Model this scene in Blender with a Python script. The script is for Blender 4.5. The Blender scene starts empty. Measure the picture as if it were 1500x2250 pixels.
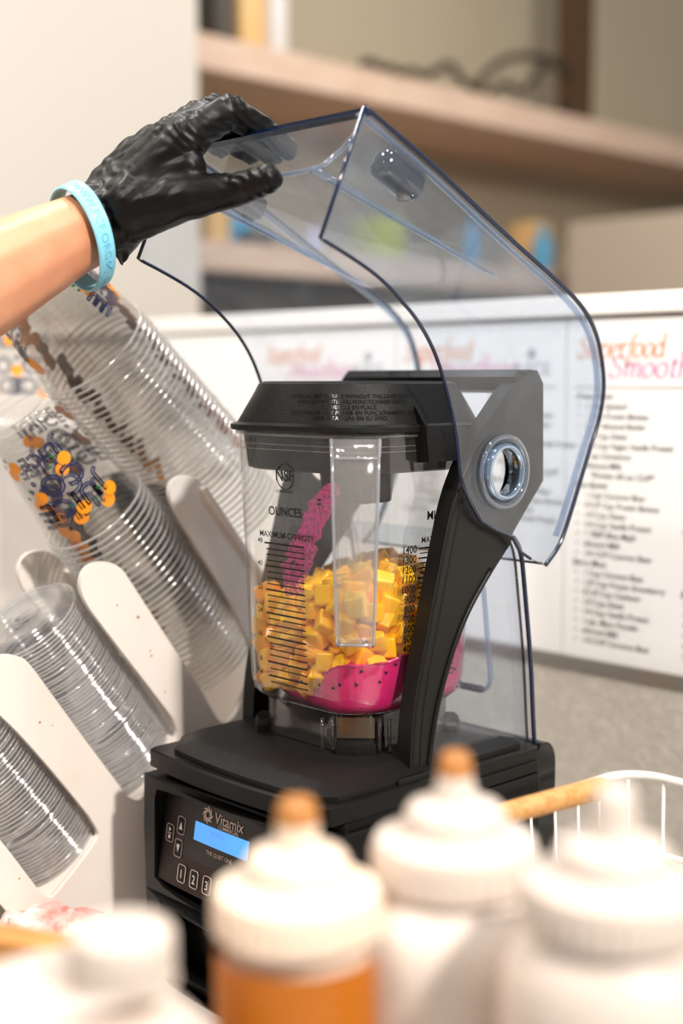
import bpy, bmesh, math, random
from mathutils import Vector, Matrix, noise, geometry
random.seed(7)
scene = bpy.context.scene
COL = scene.collection
PI = math.pi

# ------------------------------------------------------------------ camera
F, CX, CY = 2930.0, 750.0, 1125.0
PITCH = math.atan(290 / F)
YAW = math.radians(136.4)
CAM = Vector((.773, -.754, .486))
VD = Vector((math.cos(YAW) * math.cos(PITCH), math.sin(YAW) * math.cos(PITCH), -math.sin(PITCH)))
VR = Vector((math.sin(YAW), -math.cos(YAW), 0))
VU = VR.cross(VD)
cam = bpy.data.cameras.new('camera')
cam.sensor_fit = 'VERTICAL'
cam.sensor_height = 36
cam.lens = F / 2250 * 36
cam.clip_start = .02
cam.dof.use_dof = True
cam.dof.focus_distance = 1.02
cam.dof.aperture_fstop = 2.35
camo = bpy.data.objects.new('camera', cam)
COL.objects.link(camo)
camo.matrix_world = Matrix(((VR.x, VU.x, -VD.x, CAM.x), (VR.y, VU.y, -VD.y, CAM.y), (VR.z, VU.z, -VD.z, CAM.z), (0, 0, 0, 1)))
scene.camera = camo

# ------------------------------------------------------------------ light
world = bpy.data.worlds.new('world')
scene.world = world
world.use_nodes = True
bg = world.node_tree.nodes['Background']
bg.inputs[0].default_value = (1.0, .955, .90, 1)
bg.inputs[1].default_value = .34


def lamp(name, loc, target, size, power, color=(1, .93, .85), kind='AREA', spread=None):
    l = bpy.data.lights.new(name, kind)
    l.energy = power
    l.color = color
    if kind == 'AREA':
        l.shape = 'DISK'
        l.size = size
        if spread:
            l.spread = spread
    else:
        l.shadow_soft_size = size
    o = bpy.data.objects.new(name, l)
    COL.objects.link(o)
    o.location = loc
    o.rotation_euler = (Vector(target) - Vector(loc)).to_track_quat('-Z', 'Y').to_euler()
    return o


lamp('ceiling_downlight', (1.75, -.38, 1.75), (-.1, -.1, .25), .14, 50)
lamp('ceiling_downlight', (-.05, -1.25, 1.75), (-.05, -.2, .2), .14, 12)
lamp('ceiling_downlight', (-.75, -.45, 1.75), (-.25, -.1, .3), .08, 9)
lamp('ceiling_downlight', (.45, -.05, 1.75), (.1, .35, .3), .12, 6.5, (1, .975, .95))
lamp('ceiling_downlight', (-.35, 1.5, 2.0), (-1.3, 1.6, .7), .3, 13, (1, .94, .84))
lamp('ceiling_downlight', (-.5, .1, 1.75), (-.5, .4, .3), .12, 6, (1, .975, .95))

vs = scene.view_settings
vs.view_transform = 'Standard'
vs.look = 'None'
vs.gamma = 1
vs.use_curve_mapping = False
vs.exposure = 0.32
cy = scene.cycles
cy.max_bounces = 12
cy.diffuse_bounces = 4
cy.glossy_bounces = 4
cy.transmission_bounces = 8
cy.transparent_max_bounces = 48
cy.caustics_reflective = False
cy.caustics_refractive = False
cy.use_denoising = True
cy.use_adaptive_sampling = True
cy.adaptive_threshold = .08
cy.adaptive_min_samples = 14
cy.time_limit = 1100
cy.sample_clamp_indirect = 8


# ------------------------------------------------------------------ helpers
def ray(px, py):
    return VD + VR * ((px - CX) / F) - VU * ((py - CY) / F)


def P(px, py, axis, val):
    v = ray(px, py)
    return CAM + v * ((val - CAM[axis]) / v[axis])


def D(px, py, t):
    return CAM + ray(px, py) * t


def hit(px, py, pt, n):
    v = ray(px, py)
    return CAM + v * ((pt - CAM).dot(n) / v.dot(n))


def depth(p):
    return (Vector(p) - CAM).dot(VD)


def lin(h):
    h = h.lstrip('#')
    c = [int(h[i:i + 2], 16) / 255 for i in (0, 2, 4)]
    return tuple(x / 12.92 if x <= .04045 else ((x + .055) / 1.055) ** 2.4 for x in c)


MATS = {}


def mat(name, color, rough=.5, metal=0, bump=0, bscale=200, bstretch=None, mottle=None, mscale=60, mlo=.45, mhi=.65,
        emit=None, estr=1, sss=0, spec=.5, coat=0, trans=0):
    m = bpy.data.materials.new(name)
    m.use_nodes = True
    nt = m.node_tree
    b = nt.nodes['Principled BSDF']
    col = lin(color) if isinstance(color, str) else color
    b.inputs['Base Color'].default_value = (*col, 1)
    b.inputs['Roughness'].default_value = rough
    b.inputs['Metallic'].default_value = metal
    b.inputs['Specular IOR Level'].default_value = spec
    b.inputs['Coat Weight'].default_value = coat
    b.inputs['Transmission Weight'].default_value = trans
    if sss:
        b.inputs['Subsurface Weight'].default_value = sss
        b.inputs['Subsurface Radius'].default_value = (.012, .006, .003)
        b.inputs['Subsurface Scale'].default_value = .5
    if emit:
        b.inputs['Emission Color'].default_value = (*lin(emit), 1)
        b.inputs['Emission Strength'].default_value = estr
    if bump or mottle:
        tc = nt.nodes.new('ShaderNodeTexCoord')
        mp = nt.nodes.new('ShaderNodeMapping')
        nt.links.new(tc.outputs['Object'], mp.inputs[0])
        if bstretch:
            mp.inputs['Scale'].default_value = bstretch
    if bump:
        nz = nt.nodes.new('ShaderNodeTexNoise')
        nz.inputs['Scale'].default_value = bscale
        nz.inputs['Detail'].default_value = 3
        bp = nt.nodes.new('ShaderNodeBump')
        bp.inputs['Strength'].default_value = bump
        bp.inputs['Distance'].default_value = .001
        nt.links.new(mp.outputs[0], nz.inputs['Vector'])
        nt.links.new(nz.outputs['Fac'], bp.inputs['Height'])
        nt.links.new(bp.outputs[0], b.inputs['Normal'])
    if mottle:
        nz = nt.nodes.new('ShaderNodeTexNoise')
        nz.inputs['Scale'].default_value = mscale
        nz.inputs['Detail'].default_value = 4
        nt.links.new(mp.outputs[0], nz.inputs['Vector'])
        rp = nt.nodes.new('ShaderNodeValToRGB')
        rp.color_ramp.elements[0].position = mlo
        rp.color_ramp.elements[1].position = mhi
        rp.color_ramp.elements[0].color = (*col, 1)
        rp.color_ramp.elements[1].color = (*(lin(mottle) if isinstance(mottle, str) else mottle), 1)
        nt.links.new(nz.outputs['Fac'], rp.inputs[0])
        nt.links.new(rp.outputs[0], b.inputs['Base Color'])
    MATS[name] = m
    return m


def clear(name, tint, haze=.05, hazecol=(.9, .93, .97), f0=.05, f1=.7, pw=4, rough=.04, bump=0, bscale=60, stretch=(1, 1, 1), smudge=0):
    """thin clear plastic: tinted see-through, gloss rising at grazing angles, a little milky scatter"""
    m = bpy.data.materials.new(name)
    m.use_nodes = True
    nt = m.node_tree
    for n in list(nt.nodes):
        nt.nodes.remove(n)
    N = nt.nodes.new
    out = N('ShaderNodeOutputMaterial')
    tr = N('ShaderNodeBsdfTransparent')
    tr.inputs[0].default_value = (*tint, 1)
    gl = N('ShaderNodeBsdfGlossy')
    gl.inputs['Roughness'].default_value = rough
    gl.inputs['Color'].default_value = (1, 1, 1, 1)
    df = N('ShaderNodeBsdfDiffuse')
    df.inputs[0].default_value = (*hazecol, 1)
    tl = N('ShaderNodeBsdfTranslucent')
    tl.inputs[0].default_value = (*hazecol, 1)
    dm = N('ShaderNodeMixShader')
    dm.inputs[0].default_value = .5
    nt.links.new(df.outputs[0], dm.inputs[1])
    nt.links.new(tl.outputs[0], dm.inputs[2])
    m1 = N('ShaderNodeMixShader')
    m1.inputs[0].default_value = haze
    nt.links.new(tr.outputs[0], m1.inputs[1])
    nt.links.new(dm.outputs[0], m1.inputs[2])
    lw = N('ShaderNodeLayerWeight')
    lw.inputs[0].default_value = .5
    pwn = N('ShaderNodeMath')
    pwn.operation = 'POWER'
    pwn.inputs[1].default_value = pw
    nt.links.new(lw.outputs['Facing'], pwn.inputs[0])
    ma = N('ShaderNodeMath')
    ma.operation = 'MULTIPLY_ADD'
    ma.inputs[1].default_value = f1
    ma.inputs[2].default_value = f0
    nt.links.new(pwn.outputs[0], ma.inputs[0])
    m2 = N('ShaderNodeMixShader')
    nt.links.new(ma.outputs[0], m2.inputs[0])
    nt.links.new(m1.outputs[0], m2.inputs[1])
    nt.links.new(gl.outputs[0], m2.inputs[2])
    nt.links.new(m2.outputs[0], out.inputs[0])
    if bump or smudge:
        tc = N('ShaderNodeTexCoord')
        mp = N('ShaderNodeMapping')
        mp.inputs['Scale'].default_value = stretch
        nt.links.new(tc.outputs['Object'], mp.inputs[0])
        nz = N('ShaderNodeTexNoise')
        nz.inputs['Scale'].default_value = bscale
        nz.inputs['Detail'].default_value = 3
        nt.links.new(mp.outputs[0], nz.inputs['Vector'])
        if bump:
            bp = N('ShaderNodeBump')
            bp.inputs['Strength'].default_value = bump
            bp.inputs['Distance'].default_value = .001
            nt.links.new(nz.outputs['Fac'], bp.inputs['Height'])
            nt.links.new(bp.outputs[0], gl.inputs['Normal'])
        if smudge:
            rp = N('ShaderNodeMapRange')
            rp.inputs[1].default_value = .45
            rp.inputs[2].default_value = .8
            rp.inputs[3].default_value = haze
            rp.inputs[4].default_value = haze + smudge
            nt.links.new(nz.outputs['Fac'], rp.inputs[0])
            nt.links.new(rp.outputs[0], m1.inputs[0])
    MATS[name] = m
    return m


def link(name, me, m=None, parent=None, smooth=False):
    o = bpy.data.objects.new(name, me)
    COL.objects.link(o)
    if m is not None:
        for mm in (m if isinstance(m, (list, tuple)) else [m]):
            me.materials.append(MATS[mm] if isinstance(mm, str) else mm)
    if parent is not None:
        o.parent = parent
    if smooth:
        for p in me.polygons:
            p.use_smooth = True
    return o


def fin(name, bm, m=None, parent=None, smooth=False, fixn=True, ang=None):
    if fixn:
        bmesh.ops.recalc_face_normals(bm, faces=bm.faces[:])
    me = bpy.data.meshes.new(name)
    bm.to_mesh(me)
    bm.free()
    o = link(name, me, m, parent, smooth or ang is not None)
    if ang is not None:
        me.set_sharp_from_angle(angle=math.radians(ang))
    return o


def tag(o, label, cat, group=None):
    o['label'] = label
    o['category'] = cat
    if group:
        o['group'] = group
    return o


def thing(name, label, cat, loc=(0, 0, 0), group=None):
    o = bpy.data.objects.new(name, None)
    o.empty_display_size = .02
    COL.objects.link(o)
    o.location = loc
    return tag(o, label, cat, group)


def struct(o):
    o['kind'] = 'structure'
    return o


def box(bm, lo, hi, bev=0, seg=2):
    lo, hi = Vector(lo), Vector(hi)
    g = bmesh.ops.create_cube(bm, size=1)
    vs_ = g['verts']
    for v in vs_:
        v.co = Vector(((lo.x + hi.x) / 2 + v.co.x * (hi.x - lo.x), (lo.y + hi.y) / 2 + v.co.y * (hi.y - lo.y), (lo.z + hi.z) / 2 + v.co.z * (hi.z - lo.z)))
    if bev:
        es = {e for v in vs_ for e in v.link_edges}
        bmesh.ops.bevel(bm, geom=list(es), offset=bev, segments=seg, profile=.5, affect='EDGES')


def lathe(bm, prof, n=48, M=None):
    rings = []
    for (r, z) in prof:
        if r < 1e-6:
            rings.append([bm.verts.new((0, 0, z))])
        else:
            rings.append([bm.verts.new((r * math.cos(2 * PI * i / n), r * math.sin(2 * PI * i / n), z)) for i in range(n)])
    for a, b in zip(rings, rings[1:]):
        for i in range(n):
            j = (i + 1) % n
            if len(a) == 1 and len(b) == 1:
                continue
            if len(a) == 1:
                bm.faces.new((a[0], b[i], b[j]))
            elif len(b) == 1:
                bm.faces.new((a[i], a[j], b[0]))
            else:
                bm.faces.new((a[i], a[j], b[j], b[i]))
    if M is not None:
        for r_ in rings:
            for v in r_:
                v.co = M @ v.co


def tube(bm, pts, r, n=10, closed=False, caps=True, flat=1.0):
    pts = [Vector(p) for p in pts]
    rings = []
    N = len(pts)
    prev = None
    for i, p in enumerate(pts):
        a = pts[(i - 1) % N] if (i > 0 or closed) else p
        b = pts[(i + 1) % N] if (i < N - 1 or closed) else p
        t = (b - a).normalized()
        if prev is None:
            up = Vector((0, 0, 1)) if abs(t.z) < .9 else Vector((1, 0, 0))
            s = t.cross(up).normalized()
        else:
            s = (prev - t * prev.dot(t)).normalized()
        prev = s
        w = t.cross(s)
        rr = r[i] if isinstance(r, (list, tuple)) else r
        rings.append([bm.verts.new(p + s * rr * math.cos(2 * PI * k / n) + w * rr * flat * math.sin(2 * PI * k / n)) for k in range(n)])
    for i in range(N if closed else N - 1):
        a, b = rings[i], rings[(i + 1) % N]
        for k in range(n):
            bm.faces.new((a[k], a[(k + 1) % n], b[(k + 1) % n], b[k]))
    if caps and not closed:
        bm.faces.new(rings[0])
        bm.faces.new(rings[-1])


def cat(pts, n=6, closed=False):
    """Catmull-Rom through the points"""
    pts = [Vector(p) for p in pts]
    out = []
    N = len(pts)
    for i in range(N if closed else N - 1):
        g = (lambda k: pts[k % N]) if closed else (lambda k: pts[max(0, min(N - 1, k))])
        p0, p1, p2, p3 = g(i - 1), g(i), g(i + 1), g(i + 2)
        for k in range(n):
            t = k / n
            out.append(.5 * ((2 * p1) + (p2 - p0) * t + (2 * p0 - 5 * p1 + 4 * p2 - p3) * t * t + (3 * p1 - p0 - 3 * p2 + p3) * t ** 3))
    if not closed:
        out.append(pts[-1])
    return out


def plate(outer, holes, to3, t0, t1, name, m, parent=None, edge_slot=False, ang=30):
    """solid plate from 2-D outline with holes; to3(u, v, t) maps to 3-D; t0..t1 is the thickness"""
    loops = [outer] + holes
    flat = [[Vector((p[0], p[1], 0)) for p in lp] for lp in loops]
    tris = geometry.tessellate_polygon(flat)
    pts = [p for lp in flat for p in lp]
    bm = bmesh.new()
    A = [bm.verts.new(to3(p.x, p.y, t0)) for p in pts]
    B = [bm.verts.new(to3(p.x, p.y, t1)) for p in pts]
    for t in tris:
        try:
            bm.faces.new([A[i] for i in t])
            bm.faces.new([B[i] for i in reversed(t)])
        except ValueError:
            pass
    k = 0
    for lp in flat:
        n = len(lp)
        for i in range(n):
            j = (i + 1) % n
            f = bm.faces.new((A[k + i], A[k + j], B[k + j], B[k + i]))
            if edge_slot:
                f.material_index = 1
        k += n
    return fin(name, bm, m, parent, ang=ang)


def circ(u, v, r, n=40):
    return [(u + r * math.cos(2 * PI * i / n), v + r * math.sin(2 * PI * i / n)) for i in range(n)]


def rs_loop(a, rc, n=8, b=None):
    """rounded square outline, half side a (b in y), corner radius rc"""
    b = b or a
    out = []
    for q, (sx, sy) in enumerate(((1, -1), (1, 1), (-1, 1), (-1, -1))):
        c = Vector((sx * (a - rc), sy * (b - rc)))
        a0 = (-90 + 90 * q)
        for i in range(n + 1):
            t = math.radians(a0 + 90 * i / n)
            out.append((c.x + rc * math.cos(t), c.y + rc * math.sin(t)))
    return out


def loft(bm, rings, cap0=True, cap1=True):
    R = [[bm.verts.new(p) for p in ring] for ring in rings]
    n = len(R[0])
    for a, b in zip(R, R[1:]):
        for i in range(n):
            j = (i + 1) % n
            bm.faces.new((a[i], a[j], b[j], b[i]))
    if cap0:
        bm.faces.new(R[0][::-1])
    if cap1:
        bm.faces.new(R[-1])
    return R


def rs_loft(bm, prof, n=8, cap0=True, cap1=True, cx=0, cy=0):
    return loft(bm, [[(cx + p[0], cy + p[1], z) for p in rs_loop(a, rc, n)] for (a, rc, z) in prof], cap0, cap1)


TXT = {}


def text(body, size=1, shear=0, bold=0, align='CENTER', outline=0, space=1):
    """mesh vertices/faces of a flat string, baseline at y = 0"""
    key = (body, shear, bold, align, outline, space)
    if key not in TXT:
        cu = bpy.data.curves.new('lettering', 'FONT')
        cu.body = body
        cu.size = 1
        cu.shear = shear
        cu.offset = bold
        cu.align_x = align
        cu.space_character = space
        cu.resolution_u = 3
        if outline:
            cu.fill_mode = 'NONE'
            cu.bevel_depth = outline
            cu.bevel_resolution = 0
        o = bpy.data.objects.new('lettering', cu)
        COL.objects.link(o)
        bpy.context.view_layer.update()
        dg = bpy.context.evaluated_depsgraph_get()
        me = bpy.data.meshes.new_from_object(o.evaluated_get(dg))
        TXT[key] = ([v.co.copy() for v in me.vertices], [tuple(p.vertices) for p in me.polygons])
        bpy.data.objects.remove(o)
        bpy.data.curves.remove(cu)
        bpy.data.meshes.remove(me)
    V, Fc = TXT[key]
    return [v * size for v in V], Fc


def add_text(bm, body, size, fn, **kw):
    V, Fc = text(body, size, **kw)
    vv = [bm.verts.new(fn(v.x, v.y)) for v in V]
    for f in Fc:
        try:
            bm.faces.new([vv[i] for i in f])
        except ValueError:
            pass


def add_quad(bm, pts):
    bm.faces.new([bm.verts.new(p) for p in pts])


# ------------------------------------------------------------------ materials
mat('black_plastic', '#0d0c0c', .42, spec=.22, bump=.12, bscale=900)
mat('black_satin', '#0b0a0a', .32, spec=.22, bump=.05, bscale=500)
mat('black_gloss', '#080808', .18, spec=.4)
mat('black_rubber', '#0e0d0d', .48, spec=.24, bump=.25, bscale=350, mottle='#141211', mscale=25)
mat('arm_black', '#12110f', .36, spec=.25, bump=.06, bscale=300)
mat('lid_black', '#0e0d0c', .38, spec=.28, bump=.5, bscale=1100)
mat('panel_metal', '#3a3230', .38, metal=.7, bump=.25, bscale=60, bstretch=(1, 40, 60))
mat('panel_black', '#171413', .35)
mat('print_pale', '#d9c3b6', .5)
mat('print_white', '#f4f1ee', .5)
mat('print_black', '#0c0b0b', .6)
mat('print_gray', '#6f685f', .6)
mat('lcd', '#4aa0f0', .3, emit='#5aaeff', estr=.55)
mat('lcd_text', '#5f86e0', .3, emit='#6fa0f0', estr=.5)
mat('white_plastic', '#f6eee6', .32, mottle='#f3e9df', mscale=14)
mat('white_wire', '#f3efea', .25)
mat('wood_handle', '#cf9a5e', .5, bump=.15, bscale=40, bstretch=(1, 8, 8), mottle='#bd8142', mscale=30)
mat('mango_bright', '#ffc000', .28, sss=.25, bump=.3, bscale=180)
mat('mango_deep', '#ffae00', .28, sss=.25, bump=.3, bscale=180)
mat('mango_pale', '#ffd23c', .32, sss=.25, bump=.3, bscale=180)
mat('puree', '#d90a72', .22, sss=.15, bump=.3, bscale=120, mottle='#c00662', mscale=45)
mat('seed', '#120a0c', .4)
mat('skin', '#d29775', .45, sss=.25, bump=.12, bscale=420, mottle='#c98763', mscale=26, mlo=.4, mhi=.75)
mat('silicone_blue', '#86cfe9', .45)
mat('silicone_deep', '#5fb3d2', .5)
mat('sheet', '#f2f0ef', .35)
mat('partition_white', '#f4efeb', .35)
mat('textured_gray', '#bdb6ac', .4, bump=1, bscale=150, mottle='#cbc4ba', mscale=120)
mat('dull_metal', '#8f8a86', .38, metal=.5, mottle='#a28a6c', mscale=12, mlo=.55, mhi=.8)
mat('title_orange', '#f57f1c', .5)
mat('title_pink', '#ee4fa8', .5)
mat('ink_gray', '#9a9aa8', .5)
mat('ink_rule', '#a59c8e', .5)
mat('ink_navy', '#1d2350', .5)
mat('ink_orange', '#ff9d12', .45)
mat('ink_red_orange', '#e8842a', .45)
mat('ink_green', '#1f7a3a', .5)
mat('wall_beige', '#b3a892', .7)
mat('wall_white', '#c6c0b8', .6)
mat('shelf_wood', '#d2b8a6', .55, bump=.1, bscale=30, bstretch=(6, 1, 6), mottle='#c9ac98', mscale=9)
mat('dark_brown', '#4a3016', .6)
mat('cable_dark', '#352a20', .6)
mat('counter_steel', '#c9c3bb', .35, metal=.4)
mat('floor_tile', '#8d8378', .5)
mat('cardboard', '#c98c4c', .7, mottle='#b87a3c', mscale=10)
mat('cloth', '#f3e4da', .85, bump=1, bscale=420, mottle='#dd7f78', mscale=24, mlo=.42, mhi=.58)
mat('bottle_white', '#d6c9bf', .4, sss=.1)
mat('bottle_cream', '#f0dcc8', .4, sss=.1)
mat('caramel', '#b8690f', .3, sss=.1)
mat('sauce_residue', '#b5783a', .4)
mat('yellow_tan', '#d9b37a', .6)
mat('gray_box', '#b5a797', .7)
mat('blue_item', '#4f9fc9', .5)
mat('lavender_item', '#b9bfe8', .5)
mat('dark_item', '#4a4641', .7)
mat('green_item', '#b9bf4a', .6)
mat('pale_item', '#d8d4d4', .5)
clear('hood_clear', (.90, .93, .965), haze=.014, hazecol=(.85, .91, 1), f0=.032, f1=.6, rough=.05, smudge=.04, bscale=22)
mat('hood_edge', '#13203c', .15, spec=.6)
clear('hood_edge_pale', (.66, .75, .88), haze=.12, hazecol=(.8, .88, 1), f0=.12, rough=.05)
clear('jar_clear', (.93, .925, .91), haze=.03, hazecol=(.95, .93, .9), f0=.055, f1=.75, pw=3, rough=.05, bump=.6, bscale=55, stretch=(1, 1, .25), smudge=.07)
clear('jar_handle', (.9, .9, .9), haze=.14, hazecol=(.95, .93, .92), f0=.07, f1=.7, rough=.08)
clear('jar_skirt', (.55, .52, .50), haze=.05, hazecol=(.6, .55, .5), f0=.07, f1=.6, rough=.07)
clear('cup_clear', (.992, .991, .99), haze=.022, hazecol=(1, .99, .97), f0=.03, f1=.45, pw=3, rough=.05)
clear('cup_rim', (.95, .945, .94), haze=.5, hazecol=(1, .99, .97), f0=.2, f1=.6, pw=2, rough=.1)
clear('lid_clear', (.985, .987, .992), haze=.05, hazecol=(.97, .97, 1), f0=.06, f1=.5, pw=3, rough=.07)


def sheer(name, tint):
    m = bpy.data.materials.new(name)
    m.use_nodes = True
    nt = m.node_tree
    for n in list(nt.nodes):
        nt.nodes.remove(n)
    out = nt.nodes.new('ShaderNodeOutputMaterial')
    tr = nt.nodes.new('ShaderNodeBsdfTransparent')
    tr.inputs[0].default_value = (*tint, 1)
    nt.links.new(tr.outputs[0], out.inputs[0])
    MATS[name] = m


sheer('cup_inner', (.976, .974, .972))
sheer('lid_inner', (.985, .986, .99))
mat('ring_chrome', '#9fb4cc', .08, metal=.9)


def glove_material():
    m = mat('glove_black', '#080707', .42, spec=.24)
    nt = m.node_tree
    b = nt.nodes['Principled BSDF']
    tc = nt.nodes.new('ShaderNodeTexCoord')
    mp = nt.nodes.new('ShaderNodeMapping')
    mp.inputs['Scale'].default_value = (1, 1, 1)
    nz = nt.nodes.new('ShaderNodeTexNoise')
    nz.inputs['Scale'].default_value = 260
    nz.inputs['Detail'].default_value = 2
    bp = nt.nodes.new('ShaderNodeBump')
    bp.inputs['Strength'].default_value = .15
    bp.inputs['Distance'].default_value = .0006
    nt.links.new(tc.outputs['Object'], mp.inputs[0])
    nt.links.new(mp.outputs[0], nz.inputs['Vector'])
    nt.links.new(nz.outputs['Fac'], bp.inputs['Height'])
    nt.links.new(bp.outputs[0], b.inputs['Normal'])


glove_material()

# ================================================================== SETTING
bm = bmesh.new()
box(bm, (-4.5, -3, -.92), (2.5, 6, -.9))
struct(fin('floor', bm, 'floor_tile'))
bm = bmesh.new()
box(bm, (-1.2, -.95, -.05), (1.2, .40, 0), .004)
tag(fin('counter', bm, 'counter_steel'), 'dull steel countertop carrying the blender and the cup rack', 'countertop')

# --- low partition behind the blender
YP = .40
part = struct(bpy.data.objects.new('wall_partition', None))
COL.objects.link(part)
bm = bmesh.new()
box(bm, (-1.7, YP + .004, 0), (.75, YP + .03, .56))
fin('board', bm, 'partition_white', part)
bm = bmesh.new()
box(bm, (-1.7, YP - .006, .5525), (.75, YP + .034, .574), .002)
fin('top_rail', bm, 'partition_white', part)
bm = bmesh.new()
box(bm, (-1.7, YP - .001, .548), (.75, YP + .003, .5525))  # solid strip, its darker colour stands for the shaded gap under the rail
fin('rail_shadow_gap', bm, 'dull_metal', part)
bm = bmesh.new()
box(bm, (-1.7, YP - .007, .178), (.75, YP + .004, .192), .001)
fin('sheet_ledge', bm, 'dull_metal', part)
bm = bmesh.new()
box(bm, (-1.7, YP - .0045, 0), (.75, YP + .004, .178))
fin('lower_panel', bm, 'textured_gray', part)

# ------------------------------------------------------------------ pen-drawn italic lettering for the titles


def arc(cx, cy, rx, ry, a0, a1, n=14):
    return [(cx + rx * math.cos(math.radians(a0 + (a1 - a0) * i / n)), cy + ry * math.sin(math.radians(a0 + (a1 - a0) * i / n))) for i in range(n + 1)]


GL = {
    'o': ([arc(.38, .5, .32, .5, 0, 360, 26)], .82),
    'e': ([[(.1, .5), (.35, .52), (.62, .62)] + arc(.36, .62, .27, .38, 0, 180)[1:] + arc(.4, .48, .31, .5, 180, 310)[1:]], .74),
    'd': ([arc(.36, .5, .3, .5, 20, 340, 22), [(.68, 1.6), (.68, .2), (.72, .04), (.82, .1)], [(.52, 1.58), (.68, 1.6)]], .9),
    'p': ([[(.0, .9), (.14, 1), (.16, .9), (.16, -.5)], arc(.48, .5, .3, .5, 160, -160, 22), [(.02, -.5), (.32, -.5)]], .88),
    'u': ([[(.0, .9), (.14, 1), (.14, .3)] + arc(.37, .3, .23, .3, 180, 290)[1:] + [(.62, .3)], [(.64, 1), (.64, .2), (.7, .02), (.82, .1)]], .86),
    'r': ([[(.0, .9), (.14, 1), (.16, .9), (.16, 0)], [(.16, .55), (.3, .88), (.45, 1), (.58, .92)]], .6),
    'f': ([[(.72, 1.5), (.6, 1.6), (.44, 1.5), (.38, 1.2), (.3, -.3), (.2, -.5), (.06, -.45)], [(.12, .97), (.62, .97)]], .58),
    'm': ([[(.0, .9), (.12, 1), (.14, .9), (.14, 0)], [(.14, .6), (.3, .95), (.45, 1), (.55, .8), (.55, 0)], [(.55, .6), (.72, .95), (.86, 1), (.97, .8), (.97, .15), (1.02, .02), (1.1, .08)]], 1.16),
    't': ([[(.26, 1.35), (.22, .2), (.3, .02), (.48, .1)], [(.04, .97), (.5, .97)]], .54),
    'h': ([[(.02, 1.58), (.16, 1.6), (.16, 0)], [(.16, .6), (.34, .95), (.5, 1), (.6, .8), (.6, .15), (.65, .02), (.75, .08)]], .82),
    'i': ([[(.04, .9), (.16, 1), (.18, .9), (.18, .15), (.24, .02), (.34, .08)], [(.17, 1.38), (.2, 1.44)]], .42),
    's': ([[(.56, .82), (.46, .97), (.3, 1), (.16, .85), (.2, .64), (.42, .45), (.52, .25), (.42, .05), (.24, 0), (.1, .1), (.06, .22)]], .66),
    'S': ([[(.86, 1.12), (.82, 1.36), (.6, 1.5), (.34, 1.44), (.2, 1.2), (.3, .95), (.6, .72), (.76, .46), (.68, .14), (.42, 0), (.16, .08), (.06, .38)]], .96),
}


def pen_text(bm, body, size, fn, nib=(.066, .02), shear=.2, xs=1.0):
    x = 0
    for ch in body:
        paths, adv = GL[ch]
        for p in paths:
            pts = cat([(a, b, 0) for a, b in p], 3) if len(p) < 13 else [Vector((a, b, 0)) for a, b in p]
            L, R = [], []
            for q in pts:
                for lst, s in ((L, -1), (R, 1)):
                    u, v = q.x * xs + s * nib[0], q.y + s * nib[1]
                    lst.append(bm.verts.new(fn((x + u + shear * v) * size, v * size)))
            for i in range(len(pts) - 1):
                try:
                    bm.faces.new((L[i], L[i + 1], R[i + 1], R[i]))
                except ValueError:
                    pass
            # thin hairline so that strokes along the nib stay visible
            L2 = [bm.verts.new(fn((x + q.x * xs + shear * (q.y - .03)) * size, (q.y - .03) * size)) for q in pts]
            R2 = [bm.verts.new(fn((x + q.x * xs + shear * (q.y + .03)) * size, (q.y + .03) * size)) for q in pts]
            for i in range(len(pts) - 1):
                bm.faces.new((L2[i], L2[i + 1], R2[i + 1], R2[i]))
        x += adv * xs
    return x * size


RECIPES = [
    ['b|Green Glow', '1 Cup Spinach', '1 Cup Frozen Banana', '0.5 P Almond Butter', '1/4 Cup Dates', '1/4 Cup Vegan Vanilla Protein', '1 tsp Cinnamon',
     'Almond Milk', 'n|*Drinks All on CLIP*', 'b|Blue Butter', '1 Cup Coconut Base', '0.5 JP Cup Frozen Banana', '1/4 Cup Dates', '1/4 Cup Vanilla Protein',
     '1 TBSP Blue Majik', 'Almond Milk', '1/4 CUP Coconut Base', 'b|Berry Maca', '1 Cup Coconut Base', '1 JP Cup Frozen Strawberry', '0.5 JP Cup Cashews',
     '1/4 Cup Dates', '1/4 Cup Vanilla Protein', '1 tsp. Maca Powder', 'Almond Milk', '1/4 CUP Coconut Base'],
    ['b|Almond Joy', '1 Cup Dates', '1 tsp Cacao', '1 Scoop Oats', '1/4 Cup Almonds', 'Almond Milk', 'b|Nutty Cacao', '1 Cup Banana', '1 TBSP Cacao', '1 Cup Dates',
     '1 Cup Oats', '1 TBSP Maca', 'Almond Milk', 'b|Vanilla Bean', '1 Cup Banana', '0.5 Cup Dates', '1 Scoop Vanilla', '1 tsp Maca', 'Almond Milk', 'b|Blue Berry',
     '1 JP Cup Berries', '0.5 Cup Dates', '1/4 Cup Cashews', '1 TBSP Honey', '1 TBSP Hemp', 'Almond Milk'],
]
SH_TOP, SH_BOT = .548, .192


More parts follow.
